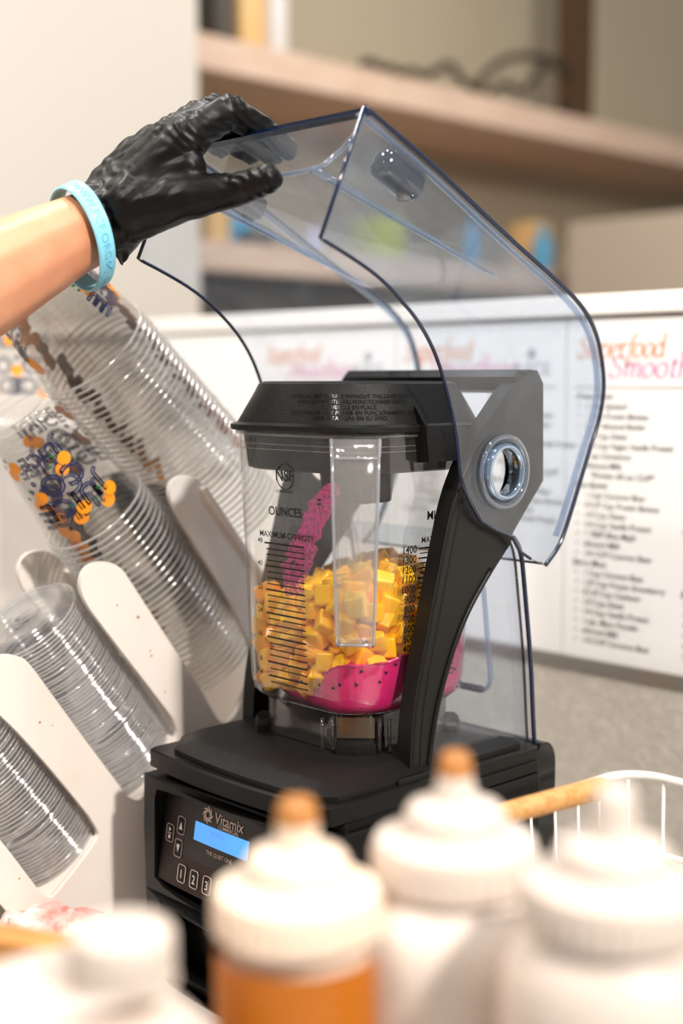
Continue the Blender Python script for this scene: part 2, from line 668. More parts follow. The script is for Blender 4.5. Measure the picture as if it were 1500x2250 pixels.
def sheet(x0, x1, label, title, rows, logo, zgap=.00965, pale=False):
    t = thing('menu_sheet', label, 'menu', ((x0 + x1) / 2, YP, SH_BOT), 'recipe sheets on the partition')
    off = Vector(t.location)
    bm = bmesh.new()
    box(bm, Vector((x0, YP - .002, SH_BOT)) - off, Vector((x1, YP + .004, SH_TOP)) - off)
    fin('paper', bm, 'sheet', t)
    yy = YP - .0024

    def at(x, z):
        return lambda u, v: Vector((x + u, yy, z + v)) - off
    if title:
        bm = bmesh.new()
        pen_text(bm, title[0], .0148, at(x0 + .013, .5085))
        fin('title_lettering', bm, 'title_orange', t, fixn=False)
        bm = bmesh.new()
        pen_text(bm, title[1], .0148, at(x0 + .052, .4885), xs=1.28)
        fin('title_lettering', bm, 'title_pink', t, fixn=False)
        bm = bmesh.new()
        box(bm, Vector((x0 + .012, yy - .0001, .4782)) - off, Vector((x1 - .012, yy + .0002, .4792)) - off)
        fin('rule_line', bm, 'ink_rule', t)
    if logo:
        bm = bmesh.new()
        add_text(bm, 'JUICE', .019, at(x1 - .045, .492), bold=.004, space=1.1)
        add_text(bm, 'CO', .016, at(x1 - .045, .474), bold=.004, space=1.1)
        tube(bm, [at(x1 - .045, .515)(.004 * math.cos(a / 8 * 2 * PI), .004 * math.sin(a / 8 * 2 * PI)) for a in range(8)], .0016, 6, True)
        fin('logo_lettering', bm, 'ink_gray', t, fixn=False)
    if rows:
        for c, col in enumerate(rows):
            bm = bmesh.new()
            x = x0 + .012 + c * .132
            z = .4665
            for ln in col:
                if ln.startswith('b|'):
                    add_text(bm, ln[2:], .0092, at(x, z), shear=.2, bold=.006, align='LEFT')
                elif ln.startswith('n|'):
                    add_text(bm, ln[2:], .0092, at(x + .02, z), shear=.2, bold=.004, align='LEFT')
                else:
                    add_text(bm, ln, .0088, at(x + .013, z), shear=.25, bold=.003, align='LEFT')
                    b0 = at(x + .005, z + .003)
                    bm.faces.new([bm.verts.new(b0(.0013 * math.cos(k * PI / 3), .0013 * math.sin(k * PI / 3))) for k in range(6)])
                z -= zgap * 1.07
            fin('recipe_lettering', bm, 'print_gray' if pale else 'print_black', t, fixn=False)
    return t


sheet(-.0905, .165, 'white recipe sheet with Superfood Smoothies title beside the blender hood', ('Superfood', 'Smoothies'), RECIPES, True)
sheet(-.342, -.0925, 'white recipe sheet directly behind the blender, Smoothies title and logo', ('Superfood', 'Smoothies'), [RECIPES[1], RECIPES[0][:14]], True)
sheet(-.595, -.344, 'white recipe sheet seen between jar lid and cup stack', ('Superfood', 'Smoothies'), [RECIPES[1][:10], RECIPES[0][:8]], True)
sheet(-.848, -.597, 'white recipe sheet with pale print behind the tall cup stack', None, [['n|', 'b|Juices and Shots', '', 'Orange Carrot', 'Beet Apple', 'Ginger Lemon']], False, pale=True)

# --- far room
XW = -1.95
bm = bmesh.new()
box(bm, (XW - .1, -.5, -.9), (XW, 6, 2.4))
struct(fin('wall_left', bm, 'wall_beige'))
bm = bmesh.new()
box(bm, (-4.5, 6, -.9), (2.5, 6.1, 2.4))
struct(fin('wall_back', bm, 'wall_beige'))
XS = -1.55
col_r = P(436, 300, 0, -1.45)
bm = bmesh.new()
box(bm, (XW, -.6, -.9), (-1.45, col_r.y, 2.4))
struct(fin('wall_column', bm, 'wall_white'))
bm = bmesh.new()
a = P(444, 70, 0, XS)
b = P(444, 150, 0, XS)
box(bm, (XW, a.y - .3, b.z), (XS, 4.6, a.z), .006)
SHZ = a.z
tag(fin('wall_shelf', bm, 'shelf_wood'), 'thick pale wooden wall shelf carrying loose cables, high behind the partition', 'shelf')
# post standing on the shelf
pp = P(1262, 240, 0, XS - .12)
bm = bmesh.new()
box(bm, (pp.x - .03, pp.y - .05, SHZ), (pp.x + .03, pp.y + .05, 2.4), .004)
tag(fin('shelf_post', bm, 'dark_brown'), 'dark brown upright post standing on the upper wooden shelf', 'post')
# cables
random.seed(11)


def cable(pxs, label):
    bm = bmesh.new()
    tube(bm, cat([P(x, y, 0, XS - .1) for x, y in pxs], 6), .011, 8)
    return tag(fin('cable', bm, 'cable_dark', smooth=True), label, 'cable', 'cables on the upper shelf')


cable([(795, 140), (815, 136), (840, 150), (862, 148)], 'short dark cable end lying on the upper shelf away from the post')
cable([(868, 160), (905, 158), (940, 165), (985, 142), (1010, 172), (1045, 196), (1060, 190)], 'twisted dark cable lying along the middle of the upper shelf')
bm = bmesh.new()
cable([(1045, 190), (1080, 150), (1130, 125), (1190, 128), (1240, 150), (1265, 200), (1240, 236)], 'thin cable arching up in a loop against the shelf post')
cable([(1075, 205), (1110, 185), (1150, 200), (1190, 150), (1230, 140)], 'thin dark cable coiled low beside the shelf post')


def far_box(name, x0, y0, x1, y1, X, m, label, catg, deep=.12):
    p0, p1 = P(x0, y1, 0, X), P(x1, y0, 0, X)
    bm = bmesh.new()
    q0, q1 = P(x0, y0, 0, X), P(x1, y1, 0, X)
    box(bm, (X - deep, min(p0.y, q0.y), min(p0.z, q1.z)), (X, max(p1.y, q1.y), max(p1.z, q0.z)), .012)
    return tag(fin(name, bm, m), label, catg)


def far_bottle(name, px, ytop, ybot, w, X, m, label, catg):
    p0, p1 = P(px, ybot, 0, X), P(px, ytop, 0, X)
    r = w * depth(p0) / F / 2
    h = p1.z - p0.z
    bm = bmesh.new()
    lathe(bm, [(0, 0), (r, 0), (r, h * .62), (r * .8, h * .72), (r * .4, h * .8), (r * .4, h * .84)], 20)
    o = fin(name, bm, m, smooth=True)
    o.location = p0
    bm = bmesh.new()
    lathe(bm, [(r * .5, h * .84), (r * .5, h), (0, h)], 20)
    fin('cap', bm, m, o, smooth=True)
    return tag(o, label, catg)


# lower shelf of the far wall with clutter
q0 = P(470, 528, 0, XS)
q1 = P(470, 596, 0, XS)
bm = bmesh.new()
box(bm, (XW + .001, col_r.y + .001, q1.z), (XS, 3.2, q0.z), .006)
tag(fin('lower_shelf', bm, 'shelf_wood'), 'lower pale wooden shelf with blue items on it, just above the partition rail', 'shelf')
bm = bmesh.new()
box(bm, (XW + .002, col_r.y + .002, -.9), (XS - .08, 3.2, q1.z - .001), .006)  # dark block added in place of the shadow below the shelf
tag(fin('base_cabinet', bm, 'dark_item'), 'added dark block painting the shade under the lower wooden shelf', 'cabinet')
LS = q0.z


def on_shelf(name, px, wpx, hpx, m, label, catg, X=XS - .12, lathe_it=False, z=None):
    """an item standing on a shelf: px is its centre column, wpx/hpx its seen size"""
    z = LS if z is None else z
    # column px meets plane x = X; take y there
    p = P(px, 500, 0, X)
    k = depth(p) / F
    w, h = wpx * k, hpx * k
    bm = bmesh.new()
    if lathe_it:
        lathe(bm, [(0, 0), (w / 2, 0), (w / 2, h * .6), (w * .36, h * .72), (w * .2, h * .8), (w * .2, h), (0, h)], 20)
    else:
        box(bm, (-.05, -w / 2, 0), (.05, w / 2, h), .008)
    o = fin(name, bm, m, ang=35)
    o.location = (X, p.y, z)
    return tag(o, label, catg)


on_shelf('storage_tin', 505, 58, 70, 'blue_item', 'small blue tin on the lower shelf near the white column', 'tin')
on_shelf('storage_box', 455, 60, 130, 'yellow_tan', 'tan box on the lower shelf touching the white column', 'box')
on_shelf('dark_bowl', 545, 75, 34, 'dark_item', 'low dark bowl on the lower shelf next to the blue tin', 'bowl', XS - .08)
on_shelf('plastic_bottle', 1036, 34, 120, 'blue_item', 'tall blue bottle on the lower shelf seen through the hood', 'bottle', lathe_it=True)
on_shelf('plastic_bottle', 1192, 44, 110, 'blue_item', 'blue bottle on the lower shelf right beside the gray cabinet', 'bottle', lathe_it=True)
on_shelf('storage_box', 1165, 60, 120, 'yellow_tan', 'tan box on the lower shelf between two blue bottles', 'box', XS - .2)
on_shelf('lavender_jar', 690, 30, 60, 'lavender_item', 'small lavender jar on the lower shelf seen through the hood', 'jar', XS - .05, True)
on_shelf('green_bunch', 830, 90, 90, 'green_item', 'yellow green packet on the lower shelf seen through the hood', 'packet', XS - .1)
on_shelf('dark_canister', 470, 50, 120, 'dark_item', 'dark canister on the upper shelf touching the white column', 'canister', XS - .1, z=SHZ)
on_shelf('tan_carton', 530, 70, 130, 'yellow_tan', 'tan carton on the upper shelf beside the dark canister', 'carton', XS - .1, z=SHZ)
on_shelf('pale_carton', 588, 44, 130, 'pale_item', 'pale lavender white carton on the upper shelf beside the tan carton', 'carton', XS - .08, z=SHZ)
gb = P(1245, 560, 1, 2.2)
bm = bmesh.new()
g1 = P(1500, 490, 1, 2.2)
box(bm, (gb.x, 2.2, -.9), (gb.x + 1.4, 2.6, g1.z + .03), .006)
tag(fin('gray_cabinet', bm, 'gray_box'), 'plain taupe cabinet standing behind the partition rail on the hood side', 'cabinet')

# ================================================================== BLENDER
BL = thing('blender', 'black commercial countertop blender with raised clear hood and blue display', 'blender')
ZD = .2          # top of the rubber deck
AX, HX = .099, .107


def bow(p):
    """front of the machine bulges a little"""
    if p.y < -.1:
        p.y += .010 * (p.x / .11) ** 2 * min(1, (-.1 - p.y) / .03)
    return p


def outline(hx, yf, yb, rf, rb, n=5):
    out = []
    for (sx, y, r, a0) in ((1, yf, rf, -90), (1, yb, rb, 0), (-1, yb, rb, 90), (-1, yf, rf, 180)):
        cx_, cy_ = sx * (hx - r), y + (r if y < 0 else -r)
        for i in range(n + 1):
            t = math.radians(a0 + 90 * i / n)
            out.append((cx_ + r * math.cos(t), cy_ + r * math.sin(t)))
    # add points along the front edge so that it can bow
    f = []
    a, b = out[-1], out[0]
    for i in range(1, 12):
        t = i / 12
        f.append((a[0] + (b[0] - a[0]) * t, a[1] + (b[1] - a[1]) * t))
    return out + f


def slab(name, spec, m, ang=35, n=5):
    bm = bmesh.new()
    rings = []
    for (hx, yf, yb, rf, rb, z) in spec:
        rings.append([bow(Vector((x, y, z))) for x, y in outline(hx, yf, yb, rf, rb, n)])
    loft(bm, rings)
    return fin(name, bm, m, BL, ang=ang)


# main housing (set back behind the front fascia) and lower plinth
slab('housing', [(.104, -.122, .108, .008, .012, .02), (.107, -.124, .108, .008, .012, .06), (.108, -.126, .108, .008, .012, .168), (.106, -.124, .106, .008, .012, .172)], 'black_satin')
slab('plinth', [(.1, -.118, .1, .01, .01, 0), (.1, -.118, .1, .01, .01, .02)], 'black_rubber')
slab('upper_slab', [(.104, -.138, .104, .006, .008, .170), (.109, -.143, .106, .006, .008, .173), (.109, -.143, .106, .006, .008, .1855), (.107, -.141, .104, .006, .008, .187)], 'black_plastic')


# rubber deck mat with chamfered corners and bevelled rim
def mat_outline(s):
    a, f, b_ = .104 - s, -.140 + s, .094 - s
    c = .026
    pts = [(a - .012, f), (a, f + .012), (a, b_ - .01), (a - .01, b_), (-a + .01, b_), (-a, b_ - .01), (-a, f + c + .012), (-a + c, f + .006)]
    fr = [(-a + c + (2 * a - c - .012) * i / 10, f + .006 * (1 - i / 10)) for i in range(1, 10)]
    return pts + fr


bm = bmesh.new()
loft(bm, [[bow(Vector((x, y, z))) for x, y in mat_outline(s)] for s, z in ((0, .187), (0, .1915), (.013, .1985), (.018, ZD))])
fin('deck_mat', bm, 'black_rubber', BL, ang=25)

# front fascia: a frame around the recessed control panel
bm = None


def fas(u, v, t):
    return bow(Vector((u, t, v)))


def arch(x0, x1, z0, z1, rise, n=12):
    return [(x0 + (x1 - x0) * i / n, z0 + (z1 - z0) * i / n + rise * math.sin(PI * i / n)) for i in range(n + 1)]


hole = arch(.088, -.088, .158, .158, .006) + [(-.092, .15), (-.094, .083)] + arch(-.094, .094, .080, .080, -.004)[1:-1] + [(.094, .083), (.092, .15)]
outer = [(.11, .166)] + [(.11 - .22 * i / 14, .166 + .005 * math.sin(PI * i / 14)) for i in range(1, 14)] + [(-.11, .166), (-.112, .12), (-.11, .07), (-.106, .002)] + \
        [(-.106 + .212 * i / 14, .002) for i in range(1, 14)] + [(.106, .002), (.11, .07), (.112, .12)]
low = arch(-.086, .086, .066, .066, -.003) + [(.08, .012), (-.08, .012)]
plate(outer, [hole[::-1], low[::-1]], fas, -.124, -.146, 'fascia', 'black_plastic', BL, ang=25)
# side cheeks
for s in (-1, 1):
    bm = bmesh.new()
    box(bm, (min(s * .108, s * .1125), -.128, .004), (max(s * .108, s * .1125), .1, .166), .0015)
    fin('side_panel', bm, 'black_satin', BL)
# raised tray edge on the sides of the slab
for s in (-1, 1):
    bm = bmesh.new()
    box(bm, (min(s * .104, s * .1115), -.02, .166), (max(s * .104, s * .1115), .1, .176), .0015)
    fin('side_rail', bm, 'black_satin', BL)
# rear housing with rounded shoulder
bm = bmesh.new()
prof = [(.100, .0), (.124, .0), (.126, .15)] + [(.112 + .014 * math.cos(math.radians(a)), .168 + .02 * math.sin(math.radians(a))) for a in range(0, 181, 15)]
loft(bm, [[(x, y, z) for y, z in prof] for x in (-.108, -.104, .104, .108)])
fin('rear_housing', bm, 'black_gloss', BL, ang=35)

# control panel, tilted in its recess
PZ0, PZ1 = .083, .158
PY0, PY1 = -.1405, -.1285


def pn(u, z, lift=0):
    """a point on the control panel: u across, z up"""
    y = PY0 + (PY1 - PY0) * (z - PZ0) / (PZ1 - PZ0)
    v = Vector((u, y - lift, z))
    v.y += .010 * (u / .11) ** 2 * .5
    return v


PANEL_N = Vector((0, -(PZ1 - PZ0), (PY1 - PY0))).normalized()


def pix(px, py):
    p = hit(px, py, Vector((0, PY0, PZ0)), PANEL_N)
    p2 = hit(px, py, Vector((0, PY0 + .005 * (p.x / .11) ** 2, PZ0)), PANEL_N)
    return p2.x, p2.z


def grid_panel(name, u0, u1, z0, z1, m, th=.0, n=10, parent=None):
    bm = bmesh.new()
    top = [pn(u0 + (u1 - u0) * i / n, z1, th) for i in range(n + 1)]
    bot = [pn(u0 + (u1 - u0) * i / n, z0, th) for i in range(n + 1)]
    ring = bot + top[::-1]
    back = [p + Vector((0, .004, 0)) for p in ring]
    loft(bm, [back, ring], True, False)
    V = list(bm.verts)
    fr = V[len(ring):]
    for i in range(n):
        bm.faces.new((fr[i], fr[i + 1], fr[2 * n - i], fr[2 * n + 1 - i]))
    return fin(name, bm, m, parent or BL)


panel = grid_panel('control_panel', -.092, .092, PZ0, PZ1, 'panel_metal')
lcd_tl, lcd_br = pix(432, 1800), pix(545, 1894)
lcd_bl, lcd_tr = pix(427, 1842), pix(548, 1852)
LU0, LU1 = (lcd_tl[0] + lcd_bl[0]) / 2, (lcd_tr[0] + lcd_br[0]) / 2
LZ1, LZ0 = (lcd_tl[1] + lcd_tr[1]) / 2, (lcd_bl[1] + lcd_br[1]) / 2
grid_panel('display_surround', LU0 - .022, LU1 + .022, LZ0 - .016, PZ1 - .001, 'panel_black', .0004, parent=panel)
lcd = grid_panel('display', LU0, LU1, LZ0, LZ1, 'lcd', .0009, parent=panel)
bm = bmesh.new()
add_text(bm, 'READY', .0058, lambda u, v: pn((LU0 * .55 + LU1 * .45) + u, LZ0 + (LZ1 - LZ0) * .55 + v, .0012))
fin('display_lettering', bm, 'lcd_text', lcd, fixn=False)


def ptext(body, px, py, hpx_size, m='print_pale', **kw):
    u, z = pix(px, py)
    bm = bmesh.new()
    add_text(bm, body, hpx_size, lambda a, b: pn(u + a, z + b, .001), **kw)
    fin('panel_lettering', bm, m, panel, fixn=False)


ptext('Vitamix', 504, 1819, .0114, bold=.012)
ptext('COMMERCIAL', 503, 1829, .0040, bold=.004)
ptext('THE QUIET ONE', 482, 1887, .0044, bold=.004)
# swirl logo
lu, lz = pix(459, 1790)
bm = bmesh.new()
for k in range(8):
    a = k * PI / 4
    ctr, tip = [], []
    for i in range(7):
        t = i / 6
        rr = .0022 + .0048 * t
        an = a + 1.0 * t
        w = .0014 * math.sin(PI * (.15 + .8 * t))
        for lst, s in ((ctr, -1), (tip, 1)):
            lst.append(bm.verts.new(pn(lu + rr * math.cos(an) - s * w * math.sin(an), lz + rr * math.sin(an) + s * w * math.cos(an), .001)))
    for i in range(6):
        bm.faces.new((ctr[i], ctr[i + 1], tip[i + 1], tip[i]))
fin('swirl_emblem', bm, 'print_pale', panel, fixn=False)


def rrect(w, h, r, n=4):
    return rs_loop(w, r, n, h)


def button(px, py, glyph):
    u, z = pix(px, py)
    w, h, r = .0050, .0068, .0022
    bm = bmesh.new()
    lo = [pn(u + a, z + b, .0002) for a, b in rrect(w - .0006, h - .0006, r)]
    hi = [pn(u + a, z + b, .0010) for a, b in rrect(w - .0008, h - .0008, r)]
    loft(bm, [lo, hi])
    o = fin('button', bm, 'black_satin', panel)
    bm = bmesh.new()
    tube(bm, [pn(u + a, z + b, .0009) for a, b in rrect(w, h, r)], .00032, 6, True)
    fin('button_outline', bm, 'print_pale', o)
    bm = bmesh.new()

    def f(a, b):
        return pn(u + a * .66, z + b * .72, .0013)
    if glyph == 'up':
        add_quad(bm, [f(-.0036, -.0045), f(.0036, -.0045), f(0, .0045)])
    elif glyph == 'down':
        add_quad(bm, [f(-.0036, .0045), f(0, -.0045), f(.0036, .0045)])
    elif glyph == 'play':
        add_quad(bm, [f(-.002, .0015), f(.0026, .0042), f(-.002, .0069)])
        add_quad(bm, [f(-.0042, -.0003), f(.0042, -.0003), f(.0042, .0004), f(-.0042, .0004)])
        add_quad(bm, [f(-.0022, -.006), f(.0022, -.006), f(.0022, -.002), f(-.0022, -.002)])
    else:
        add_text(bm, glyph, .0135, lambda a, b: f(a, b - .0048), bold=.006)
    fin('button_symbol', bm, 'print_white', o, fixn=False)


button(400, 1813, 'up')
button(375, 1829, 'play')
button(393, 1863, 'down')
b1, b2 = pix(400, 1919), pix(455, 1949)
button(400, 1919, '1')
for i in range(1, 6):
    # equal pitch along the row
    u = b1[0] + (b2[0] - b1[0]) / 2 * i
    q = pn(u, b1[1], 0) - CAM
    z = q.dot(VD)
    button(CX + F * q.dot(VR) / z, CY - F * q.dot(VU) / z, str(i + 1))

# --- hinge arms (right one outlined from its side view, left one mirrored)
arm_front = [(868, 1735), (870, 1700), (878, 1560), (905, 1400), (935, 1240), (965, 1095), (1000, 1000), (1024, 950), (1052, 908)]
arm_top = [(1115, 858), (1165, 812), (1180, 814), (1193, 842)]
arm_back = [(1193, 1056), (1160, 1112), (1127, 1170), (1122, 1194)]
arm_in = [(1122, 1194), (1085, 1252), (1040, 1332), (1010, 1402), (985, 1480), (965, 1560), (952, 1640), (946, 1700), (945, 1735)]


def yz(px, py, X):
    p = P(px, py, 0, X)
    return (p.y, p.z)


def smooth2(pts, n=5):
    return [(v.x, v.y) for v in cat([(a, b, 0) for a, b in pts], n)]


arm2 = smooth2([yz(x, y, AX - .014) for x, y in arm_front]) + [yz(x, y, AX) for x, y in arm_top] + [yz(x, y, AX) for x, y in arm_back[:-1]] + smooth2([yz(x, y, AX) for x, y in arm_in])
piv = yz(1106, 1037, HX)
for s in (-1, 1):
    o = plate(arm2, [circ(piv[0], piv[1], .0285)[::-1]], lambda u, v, t: Vector((t, u, v)), s * (AX - .014), s * AX, 'hinge_arm', 'arm_black', BL, ang=25)
    # raised rib along the front edge and the inner edge
    bm = bmesh.new()
    fr = smooth2([yz(x + 3, y, AX - .014) for x, y in arm_front[1:-2]])
    tube(bm, [Vector((s * (AX - .001), u + .002, v)) for u, v in fr], .0018, 8)
    fin('front_rib', bm, 'arm_black', o, smooth=True)
    bm = bmesh.new()
    fr = smooth2([yz(x - 7, y - 2, AX) for x, y in arm_in[1:]])
    tube(bm, [Vector((s * AX, u, v)) for u, v in fr], .0022, 8, flat=.8)
    fin('inner_rib', bm, 'arm_black', o, smooth=True)
    bm = bmesh.new()
    fr = smooth2([yz(x + 22, y, AX - .014) for x, y in arm_front[1:-2]])
    tube(bm, [Vector((s * (AX - .0004), u, v)) for u, v in fr], .0011, 6)
    fin('edge_line', bm, 'black_rubber', o, smooth=True)
    # foot of the arm on the deck
    bm = bmesh.new()
    f0, f1 = yz(868, 1735, AX), yz(945, 1735, AX)
    box(bm, (min(s * .080, s * .106), f0[0] - .004, .176), (max(s * .080, s * .106), f1[0] + .006, .192), .002)
    fin('arm_foot', bm, 'black_satin', o)
# cross bar joining the arms at the top
bar = [(.078, .4885), (.084, .4945), (.094, .4935), (.0965, .486), (.0965, .476), (.088, .4755), (.08, .478)]
bm = bmesh.new()
rings = []
for x, k in ((-.106, .55), (-.098, 1), (.096, 1), (.0985, .9)):
    cy_, cz_ = .088, .482
    rings.append([(x, cy_ + (y - cy_) * k, cz_ + (z - cz_) * k) for y, z in bar])
loft(bm, rings)
fin('cross_bar', bm, 'arm_black', BL, ang=30)

# --- clear rear enclosure between the arms
rear = [(1127, 1180), (1138, 1198), (1146, 1230), (1152, 1290), (1165, 1450), (1172, 1600), (1178, 1690)]
rear2 = smooth2([yz(x, y, AX) for x, y in rear])
inner2 = smooth2([yz(x - 26, y - 12, AX) for x, y in arm_in])
enc = inner2 + rear2[::-1]
enclosure = bpy.data.objects.new('rear_enclosure', None)
COL.objects.link(enclosure)
enclosure.parent = BL
for s in (-1, 1):
    plate(enc, [], lambda u, v, t: Vector((t, u, v)), s * (AX - .009), s * (AX - .006), 'side_pane', ['hood_clear', 'hood_edge'], enclosure, edge_slot=True)
    bm = bmesh.new()
    tube(bm, [Vector((s * AX, u, v)) for u, v in rear2], .0019, 8)
    fin('pane_edge', bm, 'hood_edge', enclosure, smooth=True)
bm = bmesh.new()
N_ = len(rear2)
vv = [[bm.verts.new((x, u + dy, v)) for x in (-AX, AX)] for dy in (0, -.003) for u, v in rear2]
for k in (0, N_):
    for i in range(N_ - 1):
        bm.faces.new((vv[k + i][0], vv[k + i][1], vv[k + i + 1][1], vv[k + i + 1][0]))
fin('back_pane', bm, 'hood_clear', enclosure, smooth=True)
# moulded window in the back pane
bm = bmesh.new()


def backp(x, z):
    for (u0, v0), (u1, v1) in zip(rear2, rear2[1:]):
        if v0 >= z >= v1:
            t = (v0 - z) / (v0 - v1)
            return Vector((x, u0 + (u1 - u0) * t - .006, z))
    return Vector((x, rear2[-1][0] - .006, z))


wl = [backp(a, b + .275) for a, b in rs_loop(.06, .014, 5, .052)]
tube(bm, wl, .0022, 8, True)
fin('pane_moulding', bm, 'hood_edge_pale', enclosure, smooth=True)
bm = bmesh.new()
tube(bm, [backp(-.05, .2245), backp(.05, .2245)], .0032, 8)
fin('pane_moulding', bm, 'hood_edge', enclosure, smooth=True)

# --- raised clear hood
hood = bpy.data.objects.new('hood', None)
COL.objects.link(hood)
hood.parent = BL
hood['label'] = 'clear bluish plastic hood tilted open'
E4 = [(803, 235), (880, 300), (960, 370), (1120, 522), (1220, 612), (1275, 668), (1306, 720), (1322, 780), (1328, 850), (1318, 920), (1298, 985), (1268, 1085), (1243, 1165), (1226, 1205), (1200, 1242)]
E3 = [(1168, 1228), (1145, 1212), (1128, 1180), (1092, 1165), (1060, 1145)]
E2 = [(1060, 1145), (1030, 1090), (1014, 1040), (1006, 960), (990, 880), (962, 785), (925, 712), (880, 655), (830, 605), (770, 562), (707, 523)]
e4 = smooth2([yz(x, y, HX) for x, y in E4])
e3 = [yz(x, y, HX) for x, y in E3]
e2 = smooth2([yz(x, y, HX) for x, y in E2])
hpoly = e4 + e3[:-1] + e2
for s in (-1, 1):
    plate(hpoly, [circ(piv[0], piv[1], .0215)[::-1]], lambda u, v, t: Vector((t, u, v)), s * (HX - .003), s * HX, 'side_wall', ['hood_clear', 'hood_edge'], hood, edge_slot=True, ang=25)
    bm = bmesh.new()
    tube(bm, [Vector((s * (HX - .001), u, v)) for u, v in e4], .0019, 8)  # moulded corner; the dark tube paints in its refraction at grazing view
    fin('corner_bead', bm, 'hood_edge', hood, smooth=True)
    bm = bmesh.new()
    # paler inner radius of the moulded corner
    c0 = Vector((piv[0], piv[1]))
    pts = []
    for i, (u, v) in enumerate(e4[:-8]):
        a_, b_ = Vector(e4[max(0, i - 1)]), Vector(e4[i + 1])
        t_ = (b_ - a_).normalized()
        n_ = Vector((t_.y, -t_.x))
        pts.append(Vector((s * (HX - .004), u + n_.x * .005, v + n_.y * .005)))
    tube(bm, pts, .0035, 8, flat=.5)
    fin('corner_radius', bm, 'hood_edge_pale', hood, smooth=True)
    # edge of the mouth and the rear edge
    bm = bmesh.new()
    tube(bm, [Vector((s * (HX - .0015), u, v)) for u, v in e3 + e2[1:]] + [Vector((s * (HX - .0015), *e4[0]))], .0014, 8)
    fin('edge_bead', bm, 'hood_edge', hood, smooth=True)
    # pivot boss: ring and bright sleeve
    bm = bmesh.new()
    M = Matrix.Translation((0, piv[0], piv[1])) @ Matrix.Rotation(PI / 2, 4, 'Y')
    lathe(bm, [(.0295, s * HX), (.0295, s * (HX + .0025)), (.0275, s * (HX + .003)), (.0245, s * (HX + .0012)), (.0245, s * HX)], 56, M)
    fin('pivot_ring', bm, 'hood_edge_pale', hood, smooth=True)
    bm = bmesh.new()
    lathe(bm, [(.0205, s * (AX - .002)), (.0178, s * (AX - .001)), (.0178, s * (HX + .001)), (.019, s * (HX + .0045)), (.0222, s * (HX + .0035)), (.0225, s * (HX - .001))], 56, M)
    fin('pivot_sleeve', bm, 'ring_chrome', hood, smooth=True)
    bm = bmesh.new()
    lathe(bm, [(.0202, s * (AX - .002)), (.029, s * (AX - .002)), (.029, s * (AX + .0005)), (.0202, s * (AX + .0005)), (.0202, s * (AX - .002))], 48, M)
    fin('pivot_washer', bm, 'arm_black', BL, ang=40)
# front and top wall of the hood: one bent sheet with thickness
bm = bmesh.new()
nrm = []
for i, (u, v) in enumerate(e4):
    a_, b_ = Vector(e4[max(0, i - 1)]), Vector(e4[min(len(e4) - 1, i + 1)])
    t_ = (b_ - a_).normalized()
    nrm.append(Vector((t_.y, -t_.x)))
W_ = HX - .003
outv = [[bm.verts.new((x, u, v)) for x in (-W_, W_)] for u, v in e4]
inv = [[bm.verts.new((x, u + n.x * .003, v + n.y * .003)) for x in (-W_, W_)] for (u, v), n in zip(e4, nrm)]
for i in range(len(e4) - 1):
    bm.faces.new((outv[i][0], outv[i][1], outv[i + 1][1], outv[i + 1][0]))
    bm.faces.new((inv[i][0], inv[i + 1][0], inv[i + 1][1], inv[i][1]))
for i in (0, len(e4) - 1):
    f = bm.faces.new((outv[i][0], inv[i][0], inv[i][1], outv[i][1]))
    f.material_index = 1
fin('front_and_top_wall', bm, ['hood_clear', 'hood_edge'], hood, ang=40)
# dark lip along the mouth of the front wall
q0, q1 = Vector(e4[0]), Vector(e4[1])
dirw = (Vector(yz(960, 370, HX)) - q0).normalized()
bm = bmesh.new()
lip = [(q0 + dirw * 0), (q0 + dirw * .006), (q0 + dirw * .006 + nrm[0] * .0035), (q0 + nrm[0] * .0035)]
loft(bm, [[(x, p.x, p.y) for p in lip] for x in (-HX, HX)])
fin('front_lip', bm, 'hood_edge', hood)
# grip scoop inside the front wall: a wedge-shaped inner wall
e1d = Vector(e2[-1]) - q0
s0 = q0 + e1d * .44
s1 = Vector(yz(1143, 609, HX - .012))
top_a = q0 + dirw * .012 + nrm[0] * .004
bm = bmesh.new()
XA = .095
n = 14
rows = []
for x, k in ((-XA, .0), (-XA + .004, .55), (-XA + .012, .9), (-XA + .024, 1), (XA - .024, 1), (XA - .012, .9), (XA - .004, .55), (XA, .0)):
    row = []
    for i in range(n + 1):
        t = i / n
        base = q0 + dirw * (.02 + (s1 - q0).length * .93 * t) + nrm[0] * .0045
        wall = s0 + (s1 - s0) * t
        p = base + (wall - base) * k
        row.append(bm.verts.new((x, p.x, p.y)))
    rows.append(row)
for a_, b_ in zip(rows, rows[1:]):
    for i in range(n):
        bm.faces.new((a_[i], a_[i + 1], b_[i + 1], b_[i]))
fin('grip_scoop', bm, 'hood_clear', hood, smooth=True)
bm = bmesh.new()
tube(bm, [Vector((x, s0.x + (top_a.x - s0.x) * (1 - k) * .9, s0.y + (top_a.y - s0.y) * (1 - k) * .9)) for x, k in ((-XA, 0), (-XA + .004, .55), (-XA + .014, .95), (-XA + .03, 1), (XA - .03, 1), (XA - .014, .95), (XA - .004, .55), (XA, 0))], .0018, 8)
fin('scoop_edge', bm, 'hood_edge_pale', hood, smooth=True)
bm = bmesh.new()
pts = [Vector((XA - .022, s0.x + (s1.x - s0.x) * t, s0.y + (s1.y - s0.y) * t)) for t in [i / 10 for i in range(11)]]
tube(bm, pts, [.0042 * (1 - .75 * (i / 10) ** 2) for i in range(11)], 8, flat=.6)
fin('scoop_edge', bm, 'hood_edge_pale', hood, smooth=True)
bm = bmesh.new()
